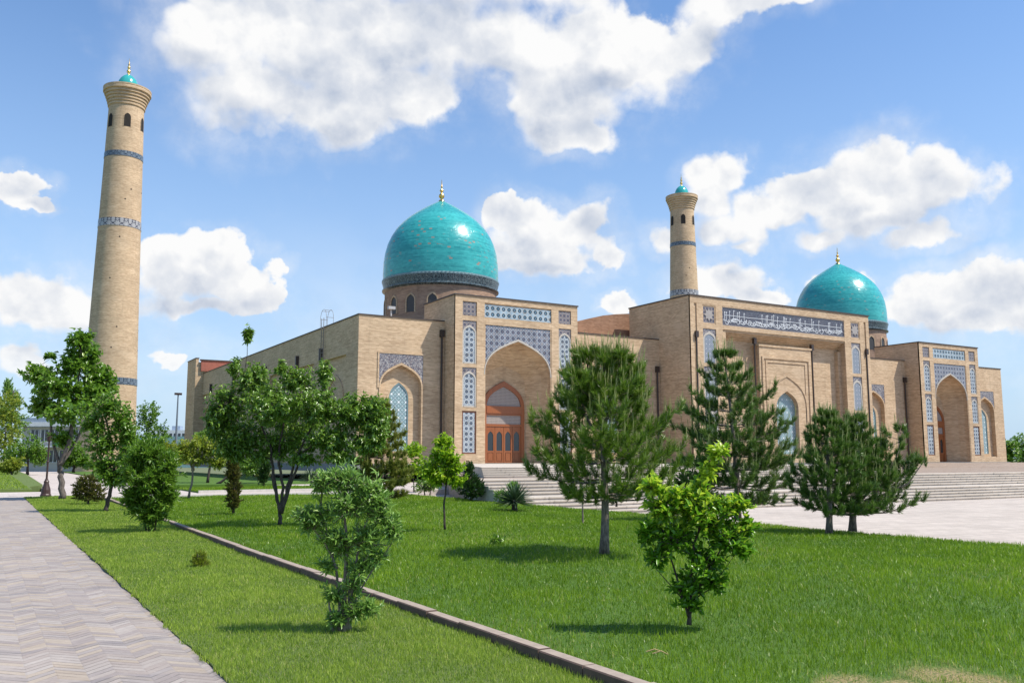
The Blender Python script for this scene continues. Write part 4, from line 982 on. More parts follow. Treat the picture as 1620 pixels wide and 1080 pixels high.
KINDS = {'park_tree': 'trees of the park behind', 'young_tree': 'young trees on the lawns', 'thuja_bush': 'thuja bushes of the garden', 'leafy_shrub': 'leafy shrubs on the lawns'}
def broadleaf(name, label, cat, base, stems, blobs, twigs, leaf, mat, bk, seed, per=9, group=None, trunk_r=.05, up=0.25, spread=0.9, droop=0.3, twig_len=0.35, shell=0.40, tintmap=None, stem_sides=8, open_=0.22):
    """stems: list of polylines [(x,y,z),...] in world; blobs: [(centre, (rx,ry,rz), weight)]; leaves grow along twigs that end in the blobs"""
    rng = np.random.default_rng(seed); root = empty(name, base, label, cat, group or KINDS.get(name))
    tb = MB(); nodes = []
    for st_ in stems:
        st_, r0 = st_ if isinstance(st_, tuple) else (st_, trunk_r)
        st_ = [np.array(p, float) for p in st_]; pts = []
        for i in range(len(st_) - 1):
            for t in np.linspace(0, 1, 5)[:-1]: pts.append(st_[i]*(1-t) + st_[i+1]*t + rng.normal(0, r0*.22, 3)*(0 if i == 0 and t == 0 else 1))
        pts.append(st_[-1]); n = len(pts)
        rad = [r0 * (1.25 if i == 0 else 1) * (1 - .72*i/(n-1)) for i in range(n)]
        tb.tube(pts, rad, stem_sides); nodes += [(p, r) for p, r in zip(pts[n//3:], rad[n//3:])]
    NP = np.array([p for p, r in nodes]); NRad = [r for p, r in nodes]
    wsum = sum(b[2] for b in blobs); P, A, T = [], [], []
    for c, rad, wt_ in blobs:
        c = np.array(c, float); rad = np.array(rad, float)
        k = max(3, int(twigs * wt_ / wsum))
        i = int(np.argmin(np.linalg.norm((NP - c) * np.array([1, 1, .8]), axis=1) + (NP[:, 2] > c[2]) * .3)); s0 = NP[i]
        hub = c - np.array([0, 0, rad[2] * .35]); mid = (s0 + hub) / 2 + np.array([0, 0, .05])
        tb.tube([s0, mid, hub], [max(NRad[i]*.7, .008), max(NRad[i]*.5, .006), .006], 6)
        d = unit(rng.normal(size=(k, 3))); rr = (shell + (1 - shell) * rng.random(k)) ** .8
        if open_: rr *= np.where(rng.random(k) < open_, rng.uniform(1.05, 1.42, k), 1)
        tips = c + d * rad * rr[:, None]
        for t_ in tips:
            f = rng.uniform(0.15, .75); st0 = hub*(1-f*.6) + c*f*.6 + rng.normal(0, .12, 3)*rad
            v = t_ - st0; Lv = np.linalg.norm(v)
            if Lv > twig_len: st0 = t_ - v/Lv*twig_len*rng.uniform(.8, 1.2)
            dirv_ = unit(t_ - st0); bend = np.array([0, 0, up])
            if rng.random() < .55: tb.tube([hub*.4 + st0*.6 if rng.random() < .3 else st0, (st0 + t_)/2 + np.array([0, 0, .01]), t_], [.006, .0045, .002], 4, cap=False)
            s_ = rng.uniform(.12, 1.0, per); ang = rng.uniform(0, 2*math.pi, per)
            u = unit(np.cross(dirv_, [0.3, 0.2, 1.0])); w_ = np.cross(dirv_, u)
            P.append(st0 + (t_ - st0) * s_[:, None]); A.append(dirv_ * (1 - spread*.5) + (u*np.cos(ang)[:, None] + w_*np.sin(ang)[:, None]) * spread + bend)
            T.append(np.full(per, rng.random() * .45) + rng.random(per) * .55)
    P = np.concatenate(P); A = np.concatenate(A); T = np.concatenate(T); n = len(P)
    L = leaf[0] * rng.uniform(.65, 1.2, n); Wd = leaf[1] * rng.uniform(.75, 1.2, n)
    Nn = np.array([0, 0, 1.0]) + rng.normal(0, .55, (n, 3))
    V, F = leaves_geo(P, A, Nn, L, Wd, droop=droop); F3 = quadfix(V, F); T3 = T[(F3[:, 0] // 7)]
    if tintmap is not None: T3 = tintmap(P, T)[(F3[:, 0] // 7)]
    tb.build('trunk', bk, root, True); np_mesh('crown', V, F3, mat, root, T3)
    return root

def px_blob(dep, x, y, rx, ry, off=0.0, w_=1.0, rd=None):
    """an ellipsoid of foliage at the given distance along the view; off pushes it away"""
    c = at_d(x, y, dep + off); s = (dep + off) / 1427; r_ = rx * s; rz = ry * s; rdp = rd if rd is not None else r_ * .9
    # axes of the ellipsoid are world aligned: mix of across and depth radii
    return (c, (math.hypot(r_ * .86, rdp * .5), math.hypot(r_ * .5, rdp * .86), rz), w_)

# ------------------------------------------------------------------ lawns of real blades
def blades(name, label, n, reg, zf, hrange, wid, mat, seed, dmin=3.0, dmax=46.0, power=1.0, lean=.45, tintf=None, hf=None):
    rng = np.random.default_rng(seed); X_, Y_, Dd = [], [], []
    need = n
    while need > 0:
        m = need * 3; a = rng.uniform(math.radians(-40), math.radians(100), m); d = dmin + (dmax - dmin) * rng.random(m) ** power
        x = d * np.sin(a); y = d * np.cos(a); ok = reg(x, y); x, y, d = x[ok][:need], y[ok][:need], d[ok][:need]
        X_.append(x); Y_.append(y); Dd.append(d); need -= len(x)
    x, y, d = np.concatenate(X_), np.concatenate(Y_), np.concatenate(Dd)
    if hf is not None: kp = rng.random(len(x)) > dryness(x, y) * .35; x, y, d = x[kp], y[kp], d[kp]
    n = len(x)
    clump = .5 + .3*np.sin(x*2.1 + 1.7*np.sin(y*1.3)) * np.sin(y*1.9 + 1.3*np.sin(x*1.7)) + .2*np.sin(x*7.3 + 2*np.sin(y*4.1)) * np.sin(y*6.7 + 2*np.sin(x*3.3))
    h = rng.uniform(*hrange, n) * (.6 + .8*clump)
    if hf is not None: h = h * hf(x, y)
    w_ = wid * (1 + np.maximum(d - 6, 0) * .11) * rng.uniform(.7, 1.3, n)
    th = rng.uniform(0, 2*math.pi, n); ph = rng.uniform(0, 2*math.pi, n); le = np.abs(rng.normal(0, lean, n)) + .05
    base = np.stack([x, y, zf(x, y) - .01], 1); s = np.stack([np.cos(th), np.sin(th), 0*th], 1) * w_[:, None] * .5
    ld = np.stack([np.cos(ph)*np.sin(le), np.sin(ph)*np.sin(le), np.cos(le)], 1); l1 = unit(ld + np.array([0, 0, .7]))
    mid = base + l1 * h[:, None] * .55; tip = mid + unit(ld - np.array([0, 0, .15])) * h[:, None] * .55
    V = np.stack([base - s, base + s, mid + s*.8, mid - s*.8, tip], 1).reshape(-1, 3); b = (np.arange(n)*5)[:, None]
    F = np.concatenate([b + np.array([[0, 1, 2]]), b + np.array([[0, 2, 3]]), b + np.array([[3, 2, 4]])], 0)
    T = rng.random(n) * .50 + clump * .42
    if tintf is not None: T = tintf(x, y, T, rng)
    o = np_mesh(name, V, F, mat, None, np.concatenate([T, T, T]))
    return tag(o, label, 'grass', kind='stuff')
G_lush = leaf_mat('lush_grass_blade', (0.050, 0.130, 0.005), (0.265, 0.40, 0.022), (0.45, 0.42, 0.16), 0.40, 0.40, 0.40)
G_mown = leaf_mat('mown_grass_blade', (0.09, 0.18, 0.012), (0.37, 0.48, 0.065), (0.50, 0.46, 0.18), 0.4, 0.5, 0.3)
G_dry = leaf_mat('dry_grass_blade', (0.30, 0.23, 0.09), (0.52, 0.40, 0.20), None, 0.25, 0.6)
in_lawn = lambda x, y: (x > np.interp(y, [q[1] for q in KERB], [q[0] for q in KERB]) + .16) & (x < 17.2) & (y > -3.9) & (y < LY - .05)
in_strip = lambda x, y: (x > PX - .015 + .03*np.sin(y*3)*np.sin(y*11)) & (x < np.interp(y, [q[1] for q in KERB], [q[0] for q in KERB]) - .01) & (y > -3.9) & (y < 45)
DRY = [(at_z(1345, 1074, .1), .35), (at_z(1490, 1066, .1), .42), (at_z(1420, 1078, .1), .3), (at_z(1560, 1078, .1), .35)]
def dryness(x, y):
    f = np.zeros_like(x)
    for c, r in DRY: f = np.maximum(f, 1 - np.hypot(x - c[0], y - c[1]) / r)
    return np.clip(f, 0, 1)
def tl(x, y, T, rng):
    T = np.clip(T, 0, .88); dr = dryness(x, y); pt = .5 + .5*np.sin(x*.8 + 2*np.sin(y*.31))*np.sin(y*.7)
    T = T * (.75 + .35*pt); return np.where(rng.random(len(x)) < dr*3.0*(.55 + .45*np.sin(x*23)*np.sin(y*19 + 2)) + .03 + .09*(pt > .80), .97, np.clip(T, 0, .88))
blades('lawn_grass', 'lush dark green grass of the big raised lawn', 520000, in_lawn, lawn_z, (.032, .088), .0050, G_lush, 11, 4.5, 42, .95, .72, tl, lambda x, y: 1 - .6*dryness(x, y))
blades('mown_grass', 'short yellowish mown grass between the path and the kerb', 230000, in_strip, lambda x, y: strip_z(x, y), (.025, .06), .0045, G_mown, 12, 5.0, 46, 1.15, .6, lambda x, y, T, rng: np.where(rng.random(len(x)) < .05, .97, np.clip(T, 0, .88)))
# far lawns: coarser blades
def in_box(x0, x1, y0, y1): return lambda x, y: (x > x0) & (x < x1) & (y > y0) & (y < y1)
blades('lawn_grass', 'green grass of the lawn beyond the street lamp', 60000, in_box(-30, 2.3, 53, 130), lambda x, y: .05 + .25 * np.clip((60 - np.abs(y - 95)) / 60, 0, 1), (.06, .12), .006, G_mown, 13, 52, 135, 1.0, .5)
blades('lawn_grass', 'grass of the small lawn island beyond the cross path', 25000, in_box(9.5, 18.7, 47.1, 52.3), lambda x, y: .06 + 0*x, (.06, .12), .006, G_lush, 14, 46, 58, 1.0, .5)

# ------------------------------------------------------------------ broadleaved trees and shrubs
Lf_dark = leaf_mat('dark_glossy_leaf', (0.07, 0.165, 0.016), (0.22, 0.36, 0.05), (0.40, 0.52, 0.14), .36, .28, .7)
Lf_mid = leaf_mat('mid_green_leaf', (0.065, 0.155, 0.014), (0.19, 0.34, 0.036), (0.36, 0.49, 0.09), .42, .3, .65)
Lf_bright = leaf_mat('bright_yellow_green_leaf', (0.11, 0.26, 0.012), (0.36, 0.52, 0.025), (0.56, 0.62, 0.06), .45, .4, .4)
Lf_grey = leaf_mat('greyish_willow_leaf', (0.10, 0.225, 0.035), (0.29, 0.46, 0.10), (0.50, 0.62, 0.26), .36, .32, .6)
Lf_young = leaf_mat('young_glossy_leaf', (0.05, 0.155, 0.010), (0.19, 0.39, 0.022), (0.50, 0.62, 0.05), .45, .3, .6)
Lf_olive = leaf_mat('olive_yellow_leaf', (0.14, 0.20, 0.018), (0.32, 0.38, 0.04), (0.42, 0.40, 0.06), .42)
Lf_brown = leaf_mat('bronze_scale_leaf', (0.045, 0.065, 0.014), (0.17, 0.16, 0.035), (0.32, 0.22, 0.06), .25)
Lf_thuja = leaf_mat('dark_scale_leaf', (0.016, 0.05, 0.010), (0.05, 0.12, 0.022), (0.12, 0.19, 0.04), .18, .45)
def pw(dep, *pts):      # polyline through picture points at one distance
    return [at_d(x, y, dep + (o[0] if o else 0)) for x, y, *o in pts]
def ground_pt(x, y, z): p = at_z(x, y, z); return p, depth(p)

# tall tree by the lamp
b, d = ground_pt(98, 789, .02)
B = lambda *a, **k: px_blob(d, *a, **k)
broadleaf('maple_tree', 'tall leafy tree with a forked trunk beside the street lamp, crown across the minaret', 'tree', b,
    [(pw(d, (98, 789), (97, 755), (94, 735), (112, 690), (118, 640), (125, 590), (130, 540)), .13), (pw(d, (95, 737), (84, 700), (80, 660), (70, 620), (52, 590)), .07), (pw(d, (96, 735), (120, 700, .3), (140, 650, .5), (160, 600, .6)), .07)],
    [B(128, 540, 22, 24), B(115, 575, 32, 28, w_=1.2), B(60, 592, 28, 22), B(150, 590, 30, 32, off=.6), B(90, 610, 40, 30, off=-.4, w_=1.5), B(140, 625, 40, 32, off=.3, w_=1.4), B(70, 640, 26, 26, w_=.9), B(110, 650, 40, 28, off=-.6, w_=1.2), B(165, 610, 22, 26, off=.8), B(100, 690, 22, 20, w_=.5), B(80, 565, 8, 6, w_=.15), B(140, 560, 22, 22, off=.5)],
    900, (.21, .14), Lf_mid, B_grey, 21, per=8, twig_len=.55, droop=.3)
# lighter tree just right of it
b, d = ground_pt(167, 809, .02); B = lambda *a, **k: px_blob(d, *a, **k)
broadleaf('young_tree', 'young slim-trunked tree leaning before the foot of the tall minaret', 'tree', b,
    [(pw(d, (167, 809), (172, 785), (180, 762), (178, 720), (170, 680), (165, 640)), .07), (pw(d, (180, 765), (196, 735), (205, 690)), .04)],
    [B(170, 640, 26, 24), B(150, 670, 26, 26), B(190, 660, 26, 30), B(165, 700, 34, 26, w_=1.2), B(200, 690, 18, 30), B(160, 735, 28, 22), B(195, 735, 24, 24), B(182, 755, 28, 16)],
    620, (.13, .075), Lf_mid, B_dark, 22, per=9, twig_len=.4)
b, d = ground_pt(236, 842, .02); B = lambda *a, **k: px_blob(d, *a, **k)
broadleaf('leafy_shrub', 'big dense upright shrub with narrow leaves beside the kerb', 'shrub', b,
    [(pw(d, (232 + k*4, 842), (225 + k*9, 790), (214 + k*14, 730)), .022) for k in range(4)],
    [B(235, 715, 34, 26), B(212, 740, 24, 34), B(262, 740, 24, 36), B(238, 760, 44, 34, w_=1.6), B(215, 785, 24, 28), B(262, 785, 22, 26), B(238, 808, 32, 26, w_=1.1)],
    950, (.13, .032), Lf_mid, B_dark, 23, per=13, twig_len=.3, up=.5, spread=.7)
# big multi-stemmed tree
b, d = ground_pt(443, 829, .15); B = lambda *a, **k: px_blob(d, *a, **k)
broadleaf('multi_stem_tree', 'wide dark tree on four stems in front of the long side wall', 'tree', b,
    [(pw(d, (443, 829), (443, 808), (434, 770), (428, 710), (405, 650), (380, 600)), .05), (pw(d, (443, 812), (448, 770), (440, 720), (450, 660), (462, 600)), .045), (pw(d, (444, 812), (455, 770), (466, 730), (500, 660), (530, 610)), .045), (pw(d, (445, 812), (462, 760), (480, 715), (530, 680), (585, 650)), .04), (pw(d, (443, 812), (430, 730, .3), (390, 680, .8), (350, 640, 1)), .035), (pw(d, (385, 605), (391, 560), (391, 520)), .012)],
    [B(400, 600, 34, 34), B(360, 640, 38, 34), B(470, 600, 30, 26), B(515, 590, 15, 26, w_=.5), B(430, 640, 50, 40, w_=1.6, off=-.4), B(500, 640, 48, 40, w_=1.6, off=-.3), B(560, 650, 45, 32, w_=1.3), B(592, 668, 28, 26), B(345, 670, 24, 28), B(385, 690, 46, 36, w_=1.3, off=.3), B(450, 700, 46, 30, w_=1.2, off=.4), B(520, 695, 48, 26, w_=1.2), B(470, 660, 60, 40, off=1.0, w_=1.4), B(370, 580, 12, 18, w_=.25), B(375, 715, 22, 20, w_=.5), B(445, 580, 10, 14, w_=.2), B(392, 530, 7, 15, w_=.30), B(411, 722, 20, 16, w_=.3), B(480, 725, 30, 14, w_=.4), B(598, 695, 14, 20, w_=.4), B(575, 700, 34, 20, w_=.8), B(535, 722, 34, 14, w_=.5), B(590, 640, 26, 20, w_=.6), B(365, 705, 30, 24, w_=.8), B(340, 655, 18, 20, w_=.5)],
    2500, (.105, .048), Lf_dark, B_dark, 24, per=12, twig_len=.36, droop=.45, up=.0)
# willow-like foreground shrub with cut stems
b, d = ground_pt(541, 1002, .02); B = lambda *a, **k: px_blob(d, *a, **k)
broadleaf('sparse_shrub', 'airy foreground shrub with pruned bare stems beside the kerb', 'shrub', b,
    [(pw(d, (538, 1002), (536, 950), (532, 900), (520, 850), (508, 795)), .020), (pw(d, (545, 1002), (546, 940), (548, 870), (545, 800), (550, 750)), .026), (pw(d, (553, 1002), (556, 940), (565, 880), (580, 820), (590, 760)), .017), (pw(d, (527, 1000), (522, 960), (512, 926)), .016), (pw(d, (549, 995), (552, 940), (550, 885)), .017), (pw(d, (556, 960), (580, 915), (612, 870), (632, 840)), .010), (pw(d, (534, 900), (515, 860), (490, 830), (478, 815)), .010)],
    [B(560, 925, 24, 24, w_=.35), B(570, 895, 30, 22, w_=.5), B(535, 865, 34, 24, w_=.6), B(545, 755, 44, 28, w_=1.3), B(510, 765, 22, 26), B(585, 775, 30, 26, w_=1.1), B(550, 800, 50, 30, w_=1.5), B(505, 815, 26, 22), B(600, 810, 26, 24), B(490, 830, 22, 18, w_=.7), B(575, 850, 40, 24, w_=1.1), B(622, 835, 26, 22, w_=.9), B(485, 815, 22, 20, w_=.6), B(600, 790, 34, 20, w_=.7), B(530, 850, 30, 22), B(520, 895, 18, 14, w_=.3), B(595, 880, 24, 18, w_=.5), B(530, 940, 22, 18, w_=.4), B(560, 965, 26, 24, w_=.7), B(585, 960, 18, 14, w_=.3), B(535, 980, 20, 18, w_=.5)],
    1250, (.078, .0195), Lf_grey, B_pale, 25, per=8, twig_len=.22, droop=.30, shell=.12, up=.55, spread=.85, stem_sides=10)
# young bright bush in the right foreground
b, d = ground_pt(1088, 988, .15); B = lambda *a, **k: px_blob(d, *a, **k)
topz = at_d(1100, 760, d)[2]
def youngt(P, T):
    rel = np.clip((P[:, 2] - (topz - .55)) / .6, 0, 1); r = np.random.default_rng(2).random(len(T)); return np.where(r < rel*.85 + .03, .97, np.clip(T*.85 + rel*.3, 0, .88))
broadleaf('young_bush', 'young bush of big glossy leaves with a bright lime leader in the foreground', 'shrub', b,
    [(pw(d, (1090, 988), (1092, 940), (1096, 880), (1112, 800), (1135, 710)), .020), (pw(d, (1090, 975), (1075, 930), (1055, 860), (1030, 780)), .013), (pw(d, (1091, 970), (1110, 920), (1145, 860), (1180, 790)), .013), (pw(d, (1090, 960), (1065, 930), (1030, 890)), .008), (pw(d, (1093, 950), (1125, 930), (1160, 880)), .008)],
    [B(1138, 715, 18, 18, w_=.5), B(1120, 745, 18, 18, w_=.5), B(1108, 775, 22, 18, w_=.6), B(1035, 770, 24, 18, w_=.7), B(1050, 805, 34, 24, w_=1.2), B(1165, 800, 26, 20, w_=.8), B(1120, 825, 44, 28, w_=1.5), B(1070, 850, 44, 30, w_=1.5), B(1150, 850, 38, 28, w_=1.2), B(1040, 880, 24, 18, w_=.6), B(1110, 885, 44, 28, w_=1.4), B(1175, 870, 18, 18, w_=.5), B(1085, 925, 34, 24, w_=.9), B(1130, 920, 26, 20, w_=.6), B(1092, 955, 24, 14, w_=.4), B(1185, 830, 14, 22, w_=.4), B(1095, 805, 40, 22, w_=1.0), B(1075, 785, 30, 18, w_=.7), B(1140, 800, 30, 18, w_=.7), B(1025, 840, 18, 26, w_=.6)],
    820, (.074, .035), Lf_young, B_dark, 26, per=7, twig_len=.20, droop=.4, up=.6, open_=.4, spread=.85, tintmap=youngt)
# small bright tree on the lawn and the ones behind it
b, d = ground_pt(704, 837, .18); B = lambda *a, **k: px_blob(d, *a, **k)
broadleaf('young_tree', 'small bright yellow-green tree on a thin stem in the middle of the lawn', 'tree', b,
    [(pw(d, (704, 837), (703, 800), (706, 765), (704, 730), (705, 690)), .027)],
    [B(703, 697, 17, 14, w_=.6), B(700, 718, 26, 20), B(718, 735, 18, 18), B(685, 742, 26, 18), B(705, 752, 28, 16, w_=1.1), B(722, 762, 14, 9, w_=.4), B(690, 762, 16, 8, w_=.4)],
    420, (.095, .05), Lf_bright, B_dark, 27, per=8, twig_len=.22)
b, d = ground_pt(652, 778, .0); B = lambda *a, **k: px_blob(d, *a, **k)
broadleaf('young_tree', 'light green sapling half hidden behind the small bright tree', 'tree', b, [(pw(d, (655, 778), (654, 750), (658, 715)), .04)],
    [B(655, 712, 20, 16), B(668, 735, 24, 18), B(648, 742, 20, 16)], 220, (.16, .09), Lf_bright, B_dark, 28, per=8, twig_len=.4)
b, d = ground_pt(680, 783, .0); B = lambda *a, **k: px_blob(d, *a, **k)
broadleaf('leafy_shrub', 'low dark shrub at the lawn edge left of the clipped thuja', 'shrub', b, [(pw(d, (672, 783), (670, 765), (668, 750)), .03), (pw(d, (680, 783), (682, 765)), .03)],
    [B(668, 768, 18, 14), B(684, 766, 14, 12)], 90, (.13, .06), Lf_dark, B_dark, 29, per=9, twig_len=.3)
# yellow-green tree with a thin leaning trunk
b, d = ground_pt(300, 789, .1); B = lambda *a, **k: px_blob(d, *a, **k)
broadleaf('young_tree', 'yellowish tree with a thin leaning trunk left of the clipped thuja column', 'tree', b,
    [(pw(d, (298, 789), (304, 760), (306, 735), (320, 720), (330, 705)), .05), (pw(d, (305, 745), (296, 720), (285, 710)), .03)],
    [B(290, 710, 22, 16), B(320, 702, 26, 15), B(345, 706, 22, 18), B(310, 724, 34, 14, w_=1.2), B(345, 730, 16, 12)], 420, (.15, .06), Lf_olive, B_pale, 30, per=9, twig_len=.45)
# trees behind, at the foot of the minaret
for (x, yb, dep, blobs, mat, lab, sd) in [
    (235, 748, 88, [(235, 655, 20, 24), (222, 685, 28, 30), (250, 690, 22, 26), (236, 715, 34, 26)], Lf_mid, 'mid green tree at the foot of the minaret behind the big shrub', 31),
    (262, 752, 74, [(262, 712, 26, 16), (250, 725, 24, 16), (280, 724, 22, 14)], Lf_olive, 'yellowish bush between the minaret and the leaning tree', 32),
    (45, 752, 95, [(45, 708, 26, 24), (28, 718, 24, 22), (60, 720, 18, 20)], Lf_mid, 'round leafy tree on the far lawn left of the street lamp', 33),
    (8, 752, 100, [(8, 640, 28, 30), (4, 680, 30, 30), (14, 710, 24, 26)], Lf_olive, 'bronze green tree at the left edge of the photo', 34),
    (26, 745, 112, [(22, 672, 26, 24), (10, 655, 20, 16)], Lf_dark, 'dark tree behind the bronze one at the left edge', 35),
    (118, 748, 108, [(118, 712, 18, 18), (130, 728, 16, 14), (108, 730, 14, 12)], Lf_mid, 'leafy tree right of the forked trunk before the minaret foot', 47),
    (205, 750, 84, [(205, 700, 20, 26), (200, 725, 22, 18)], Lf_mid, 'light green tree in front of the minaret foot, behind the slim young tree', 48),
    (22, 754, 80, [(22, 735, 16, 12), (10, 738, 14, 10)], Lf_olive, 'low yellowish bush on the far lawn at the left edge', 49),
    (1600, 742, 150, [(1600, 712, 16, 22), (1592, 722, 12, 16)], Lf_mid, 'green tree right beside the corner of the mosque', 36),
    (1622, 744, 165, [(1622, 705, 20, 26), (1630, 722, 24, 22)], Lf_dark, 'dark tree at the right edge of the photo', 37),
    (306, 735, 125, [(305, 665, 4, 8), (306, 690, 8, 16)], Lf_dark, 'slim dark tree at the far corner of the side wall', 38),
    (330, 752, 62, [(330, 690, 30, 9), (350, 682, 30, 10)], Lf_dark, 'dark spreading shrub in front of the far end of the side wall', 39),
    (345, 760, 60, [(395, 738, 20, 16)], Lf_dark, 'dark bush in front of the side wall behind the multi-stemmed tree', 40),
    (415, 758, 62, [(412, 738, 20, 18)], Lf_brown, 'bronze bush behind the trunks of the multi-stemmed tree', 41),
    (640, 757, 62, [(625, 745, 20, 10)], Lf_dark, 'low bush under the tile niche of the near wing', 42)]:
    base = at_d(x, 725, dep); base[2] = 0.0
    bl = [px_blob(dep, *q) for q in blobs]; cm = np.mean([q[0] for q in bl], axis=0); s = dep / 1427
    broadleaf('park_tree', lab, 'tree', base, [([base, (base + cm) / 2 + [0, 0, .2], cm], max(.06, 2.2 * s))], bl, 120 + 95*len(bl), (3.6*s, 2.0*s), mat, B_dark, sd, per=9, twig_len=9*s)
# upright poplar far left
base = at_d(14, 725, 190); base[2] = 0
broadleaf('poplar_tree', 'tall feathery poplar far behind at the left edge', 'tree', base, [([base, base + [0, 0, 9], base + [0, 0, 16]], .3)],
    [px_blob(190, 12, 612, 9, 16), px_blob(190, 18, 630, 12, 20), px_blob(190, 8, 640, 14, 24), px_blob(190, 28, 636, 6, 14)], 330, (.55, .22), Lf_grey, B_dark, 45, per=9, twig_len=1.4, up=1.2, spread=.4)
# thuja: clipped column, clipped cone-topped ball and others
def thuja(name, label, x, yb, z, parts, mat, seed, n=420, leaf=(.07, .028), dep=None, trunk=True, cat='shrub'):
    if dep is None: b, d = ground_pt(x, yb, z)
    else: d = dep; b = at_d(x, 725, dep); b[2] = z
    bl = [px_blob(d, *q) for q in parts]; top = max(q[0][2] for q in bl)
    return broadleaf(name, label, cat, b, [([b, [b[0], b[1], (b[2] + top)/2], [b[0], b[1], top]], .035)], bl, n, leaf, mat, B_dark, seed, per=12, twig_len=.13 * d / 25, up=.9, spread=.5, shell=.70, droop=.1)
thuja('thuja_column', 'dark clipped thuja column on the lawn left of the multi-stemmed tree', 369, 811, .15, [(369, 735, 10, 12), (369, 750, 12, 14), (370, 770, 12.5, 16), (369, 790, 12, 18)], Lf_brown, 51, 620)
thuja('thuja_bush', 'dense clipped thuja ball with a cone on top beside the portal stairs', 745, 791, .12, [(745, 772, 22, 18), (743, 760, 18, 14), (742, 742, 9, 12), (752, 775, 16, 15)], Lf_thuja, 52, 520, (.09, .035))
thuja('thuja_bush', 'loose bronze bush between the lamp and the slim young tree', 140, 798, .02, [(140, 772, 22, 18), (130, 780, 16, 16), (152, 780, 14, 16), (138, 762, 18, 12)], Lf_brown, 53, 460, (.10, .03))
thuja('thuja_bush', 'dark clipped vase-shaped thuja by the cross path', 417, 771, .05, [(417, 752, 9, 16), (418, 738, 12, 12)], Lf_thuja, 54, 260, (.12, .05))
thuja('thuja_bush', 'dark round bush behind the trunk of the front pine', 975, 801, .12, [(975, 785, 26, 14), (985, 775, 20, 12)], Lf_thuja, 55, 300, (.09, .04))
thuja('thuja_bush', 'dark round thuja under the second pine, behind the lime bush', 1098, 812, .12, [(1098, 780, 32, 26), (1090, 765, 26, 20)], Lf_thuja, 56, 460, (.09, .04))
thuja('thuja_bush', 'low dark hedge bush at the foot of the wall right of the front pine', 1092, 745, .9, [(1092, 735, 22, 12), (1075, 738, 18, 9)], Lf_thuja, 57, 200, (.2, .08), dep=48)
thuja('seedling_bush', 'tiny yellowish conifer seedling on the mown grass', 315, 896, .02, [(315, 882, 12, 11), (318, 890, 13, 8)], Lf_olive, 58, 130, (.05, .010))
b, d = ground_pt(783, 862, .16)
broadleaf('seedling', 'small leafy sprout in the grass right of the bright tree', 'plant', b, [([b, b + [0, 0, .12]], .006)], [px_blob(d, 783, 853, 17, 6)], 20, (.09, .035), Lf_mid, B_dark, 59, per=6, twig_len=.12)

# ------------------------------------------------------------------ yuccas
def yucca(label, x, yb, z, R, n, seed, mat):
    b, d = ground_pt(x, yb, z); rng = np.random.default_rng(seed); root = empty('yucca', b, label, 'plant', 'yuccas')
    el_ = np.arcsin(rng.uniform(-.25, .98, n)); a = rng.uniform(0, 2*math.pi, n); A = np.stack([np.cos(a)*np.cos(el_), np.sin(a)*np.cos(el_), np.sin(el_)], 1)
    P = b + np.array([0, 0, R*.42]) + A * .05; V, F = leaves_geo(P, A, np.array([0, 0, 1.0]) + rng.normal(0, .1, (n, 3)), R*rng.uniform(.75, 1.05, n), np.full(n, R*.055), .3, .06)
    F3 = quadfix(V, F); T = rng.random(n)[F3[:, 0] // 7]; np_mesh('leaf_rosette', V, F3, mat, root, T)
    t = MB(); t.tube([b, b + [0, 0, R*.45]], [.10, .07], 8); t.build('stem', B_dark, root); return root
Lf_yucca = leaf_mat('yucca_blade', (0.03, 0.065, 0.03), (0.09, 0.15, 0.07), None, .1, .4)
yucca('spiky yucca ball on the lawn before the portal stairs', 814, 808, .14, .66, 230, 61, Lf_yucca)
yucca('spiky yucca beyond the cross path behind the sparse shrub', 492, 768, .05, .85, 150, 62, Lf_yucca)
b, d = ground_pt(812, 797, .12)
thuja('thuja_bush', 'green bush with a bluish top just behind the yucca', 805, 795, .12, [(795, 785, 16, 11), (812, 770, 9, 8)], Lf_grey, 63, 200, (.08, .03))

